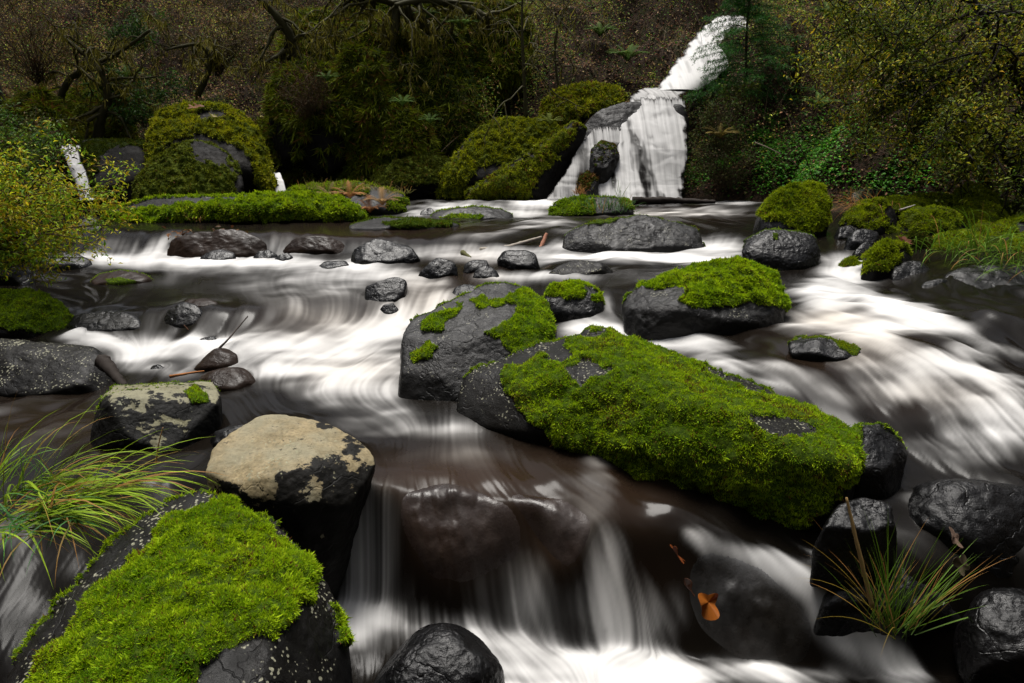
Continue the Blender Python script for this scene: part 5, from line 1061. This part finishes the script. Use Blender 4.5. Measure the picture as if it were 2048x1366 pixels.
grass('dry orange grass draped over the moss crowned boulder', [P(1740,412,8.5),P(1720,420,8.4)], 90, (.25, .5), (.004, .008), [(-.7, -.3, .4), (-.9, 0, .5)], (.25, .12, .03), (.32, .13, .04), (.9, 1.6), .5, .08)
grass('pale green sprigs rising behind the moss crowned boulder', [P(1730,402,8.9),P(1690,405,8.9)], 50, (.15, .32), (.004, .008), [(-.3, 0, 1), (.3, 0, 1)], (.06, .11, .03), (.12, .18, .07), (.2, .8), .2, .1)
grass('fresh green grass tuft on the mossy hump below the waterfall', [P(1215,425,10.9),P(1240,423,10.9),P(1190,425,10.9)], 260, (.16, .34), (.008, .014), [(0, 0, 1), (.4, 0, 1), (-.4, 0, 1)], (.05, .11, .03), (.10, .22, .07), (.2, .9), .2, .12)
grass('pale feathery weed standing before the waterfall', [P(1238,400,10.9)], 16, (.25, .45), (.008, .012), [(.1, 0, 1), (0, 0, 1)], (.18, .24, .12), (.28, .34, .20), (.0, .3), .0, .02)
grass('dry rusty grass at the foot of the side trickle', [P(1158,388,11.9)], 60, (.10, .22), (.008, .014), [(0, -.2, .8), (-.5, -.2, .8), (.5, -.2, .8)], (.20, .10, .04), (.26, .12, .04), (.6, 1.4), .5, .06)
grass('small red-brown sprigs on the edge of the long moss island', [P(400,440,9.7)], 36, (.06, .14), (.006, .010), [(0, -.2, .8), (.5, 0, .8), (-.5, 0, .8)], (.16, .07, .02), (.16, .10, .03), (.3, 1.0), .5, .06)
grass('yellowish grass fringe on the mossy shelf', [P(640,378,11),P(700,376,11),P(750,380,11),P(790,388,10.9)], 240, (.10, .22), (.008, .012), [(0, -.2, .8), (.5, 0, .8), (-.5, 0, .8)], (.12, .13, .03), (.20, .17, .06), (.4, 1.2), .35, .12)

# ------------------------------------------------------------------ fallen leaves, sticks and wood
def big_leaf(label, pos, size, rot, col, lobes=5, cup=.12, name='fallen_leaf'):
    n = 40; a = np.linspace(0, 2 * np.pi, n, endpoint=False); r = .55 + .45 * np.abs(np.cos(a * lobes / 2)) ** 1.5; r = r * (1 - .25 * np.cos(a))
    V = np.stack([r * np.cos(a) * size * .5, r * np.sin(a) * size * .42, cup * size * (r ** 2) * (.5 + .5 * np.sin(3 * a))], 1); V = np.concatenate([[[0, 0, 0]], V, V * np.array([1, 1, 1]) - np.array([0, 0, .0015]), [[0, 0, -.0015]]])
    T = [[0, 1 + k, 1 + (k + 1) % n] for k in range(n)] + [[2 * n + 1, n + 1 + (k + 1) % n, n + 1 + k] for k in range(n)]
    for k in range(n): j = (k + 1) % n; T += [[1 + k, n + 1 + k, n + 1 + j], [1 + k, n + 1 + j, 1 + j]]
    cc = np.array(col) * .55 * (1 + .3 * perlin(V * 60 + size * 90)[:, None]); o = mesh_obj(name, V, np.array(T), M_wet_leaf, None, cc, smooth=False); o.location = pos; o.rotation_euler = rot; tag(o, label, 'leaf'); return o
big_leaf('bright orange leaf stuck to the veiled boulder below the falls', P(1412,1195,2.30) + np.array([0, -.03, 0]), .12, (R(60), R(-25), R(30)), (.50, .15, .02), 3, .4)
big_leaf('rust coloured leaf caught at the top of the veiled boulder', P(1350,1100,2.45) + np.array([0, -.03, .0]), .11, (R(50), R(20), R(80)), (.28, .07, .015), 5)
big_leaf('dark red leaf below the rust coloured one', P(1372,1165,2.36) + np.array([0, -.02, .0]), .09, (R(70), R(10), R(100)), (.16, .05, .015), 3)
big_leaf('brown curled leaf lying on the long mossy slab', P(1275,733,3.6) + np.array([0, 0, .02]), .085, (R(10), R(-15), R(20)), (.10, .06, .035), 2, .35)
big_leaf('pale pinkish leaf caught on the rippled slab', P(1910,1075,2.40), .10, (R(55), R(10), R(40)), (.30, .20, .15), 4)
big_leaf('tan leaf beside the sedge tuft', P(1925,1130,2.36), .10, (R(65), R(30), R(10)), (.20, .16, .10), 4)
big_leaf('orange leaf on stones behind the moss crowned boulder', P(1702,430,8.3), .16, (R(50), R(10), R(30)), (.50, .24, .06), 5)
big_leaf('red-brown maple leaf on the small moss stone', P(1812,482,6.2) + np.array([0, 0, .0]), .17, (R(35), R(0), R(20)), (.24, .09, .05), 5)
for q, (a, b, y) in enumerate([(388,215,12.3), (400,212,12.5), (428,232,12.2)]):
    big_leaf(['orange leaf left on the crown of the domed boulder', 'darker orange leaf at the top of the domed boulder', 'pale yellow leaf on the bare crown of the domed boulder'][q], P(a, b, y), .2, (R(25), 0, R(40 * q)), [(.35, .15, .05), (.28, .10, .04), (.5, .42, .2)][q], 5)
V_ = []
for a, b in [(350,462),(365,465),(380,462),(395,470),(420,468),(440,460),(470,462),(480,470),(455,475),(345,470)]:
    p = onwater(a, b + 10); V_ += [P(a + rng.normal() * 8, b + rng.normal() * 3, p[1] - .12) for _ in range(6)]
mb = MB(); leaves(mb, np.array(V_), .07, np.array((.10, .045, .015)), asp=.6, up=1, colvar=.4)
tag(mb.build('leaf_heap', M_wet_leaf), 'heap of wet fallen leaves on the brown rock ledge', 'leaves', kind='stuff')
def stick(label, pts, r, col, name='stick', col2=None, n=8):
    mb = MB(); c = curve_pts(pts, 8); tube(mb, c, np.linspace(r, r * .45, len(c)), col, n, .12); o = mb.build(name, M_bark); tag(o, label, 'stick' if name != 'log' else 'log'); return o
stick('thin dark twig leaning up out of the foam', [P(430,705,4.75), P(455,680,4.8), P(472,660,4.9), P(496,632,5.0)], .009, (.05, .04, .035))
stick('tiny twig poking from the foam left of the leaning twig', [P(378,662,5.2), P(368,650,5.2)], .007, (.10, .05, .03))
stick('pale birch stick lying across the centre rapids', [P(960,500,7.9), P(1010,495,8.0), P(1050,484,8.1), P(1083,474,8.2)], .03, (.28, .25, .21))
stick('short reddish stick standing against the dark rock hump', [P(1078,508,7.9), P(1084,490,8.0), P(1093,467,8.1)], .035, (.30, .14, .09))
stick('stubby mossy twig in the white water at centre', [P(925,505,7.7), P(942,516,7.5)], .03, (.08, .08, .03))
stick('dark log stub resting against the massive left boulder', [P(205,722,4.05), P(225,745,3.95), P(250,775,3.85)], .045, (.022, .017, .014), 'log')
stick('orange stripped stick on the water left of the wedge-shaped stone', [P(340,753,4.2), P(375,747,4.2), P(408,742,4.2)], .011, (.30, .12, .04))
stick('long dark log lying across the pool below the waterfall', [P(1265,402,11.9), P(1320,400,11.9), P(1370,402,11.9), P(1430,404,11.9)], .07, (.022, .017, .014), 'log')
stick('grey bare stick between boulders on the right bank', [P(1800,420,8.2), P(1830,410,8.3)], .014, (.35, .32, .28))
stick('broken branch lying on the right slope', [P(1510,285,12.3), P(1535,295,12.2), P(1562,308,12.1)], .014, (.18, .15, .11))
stick('straw-coloured stalk behind the sedge tuft', [P(1745,1215,2.34), P(1715,1090,2.38), P(1693,995,2.42)], .010, (.20, .13, .05))
stick('bent tan stalk above the grass at left', [P(312,925,2.55), P(318,885,2.55), P(326,855,2.55)], .0035, (.35, .20, .10))
print('objects', len(bpy.data.objects))
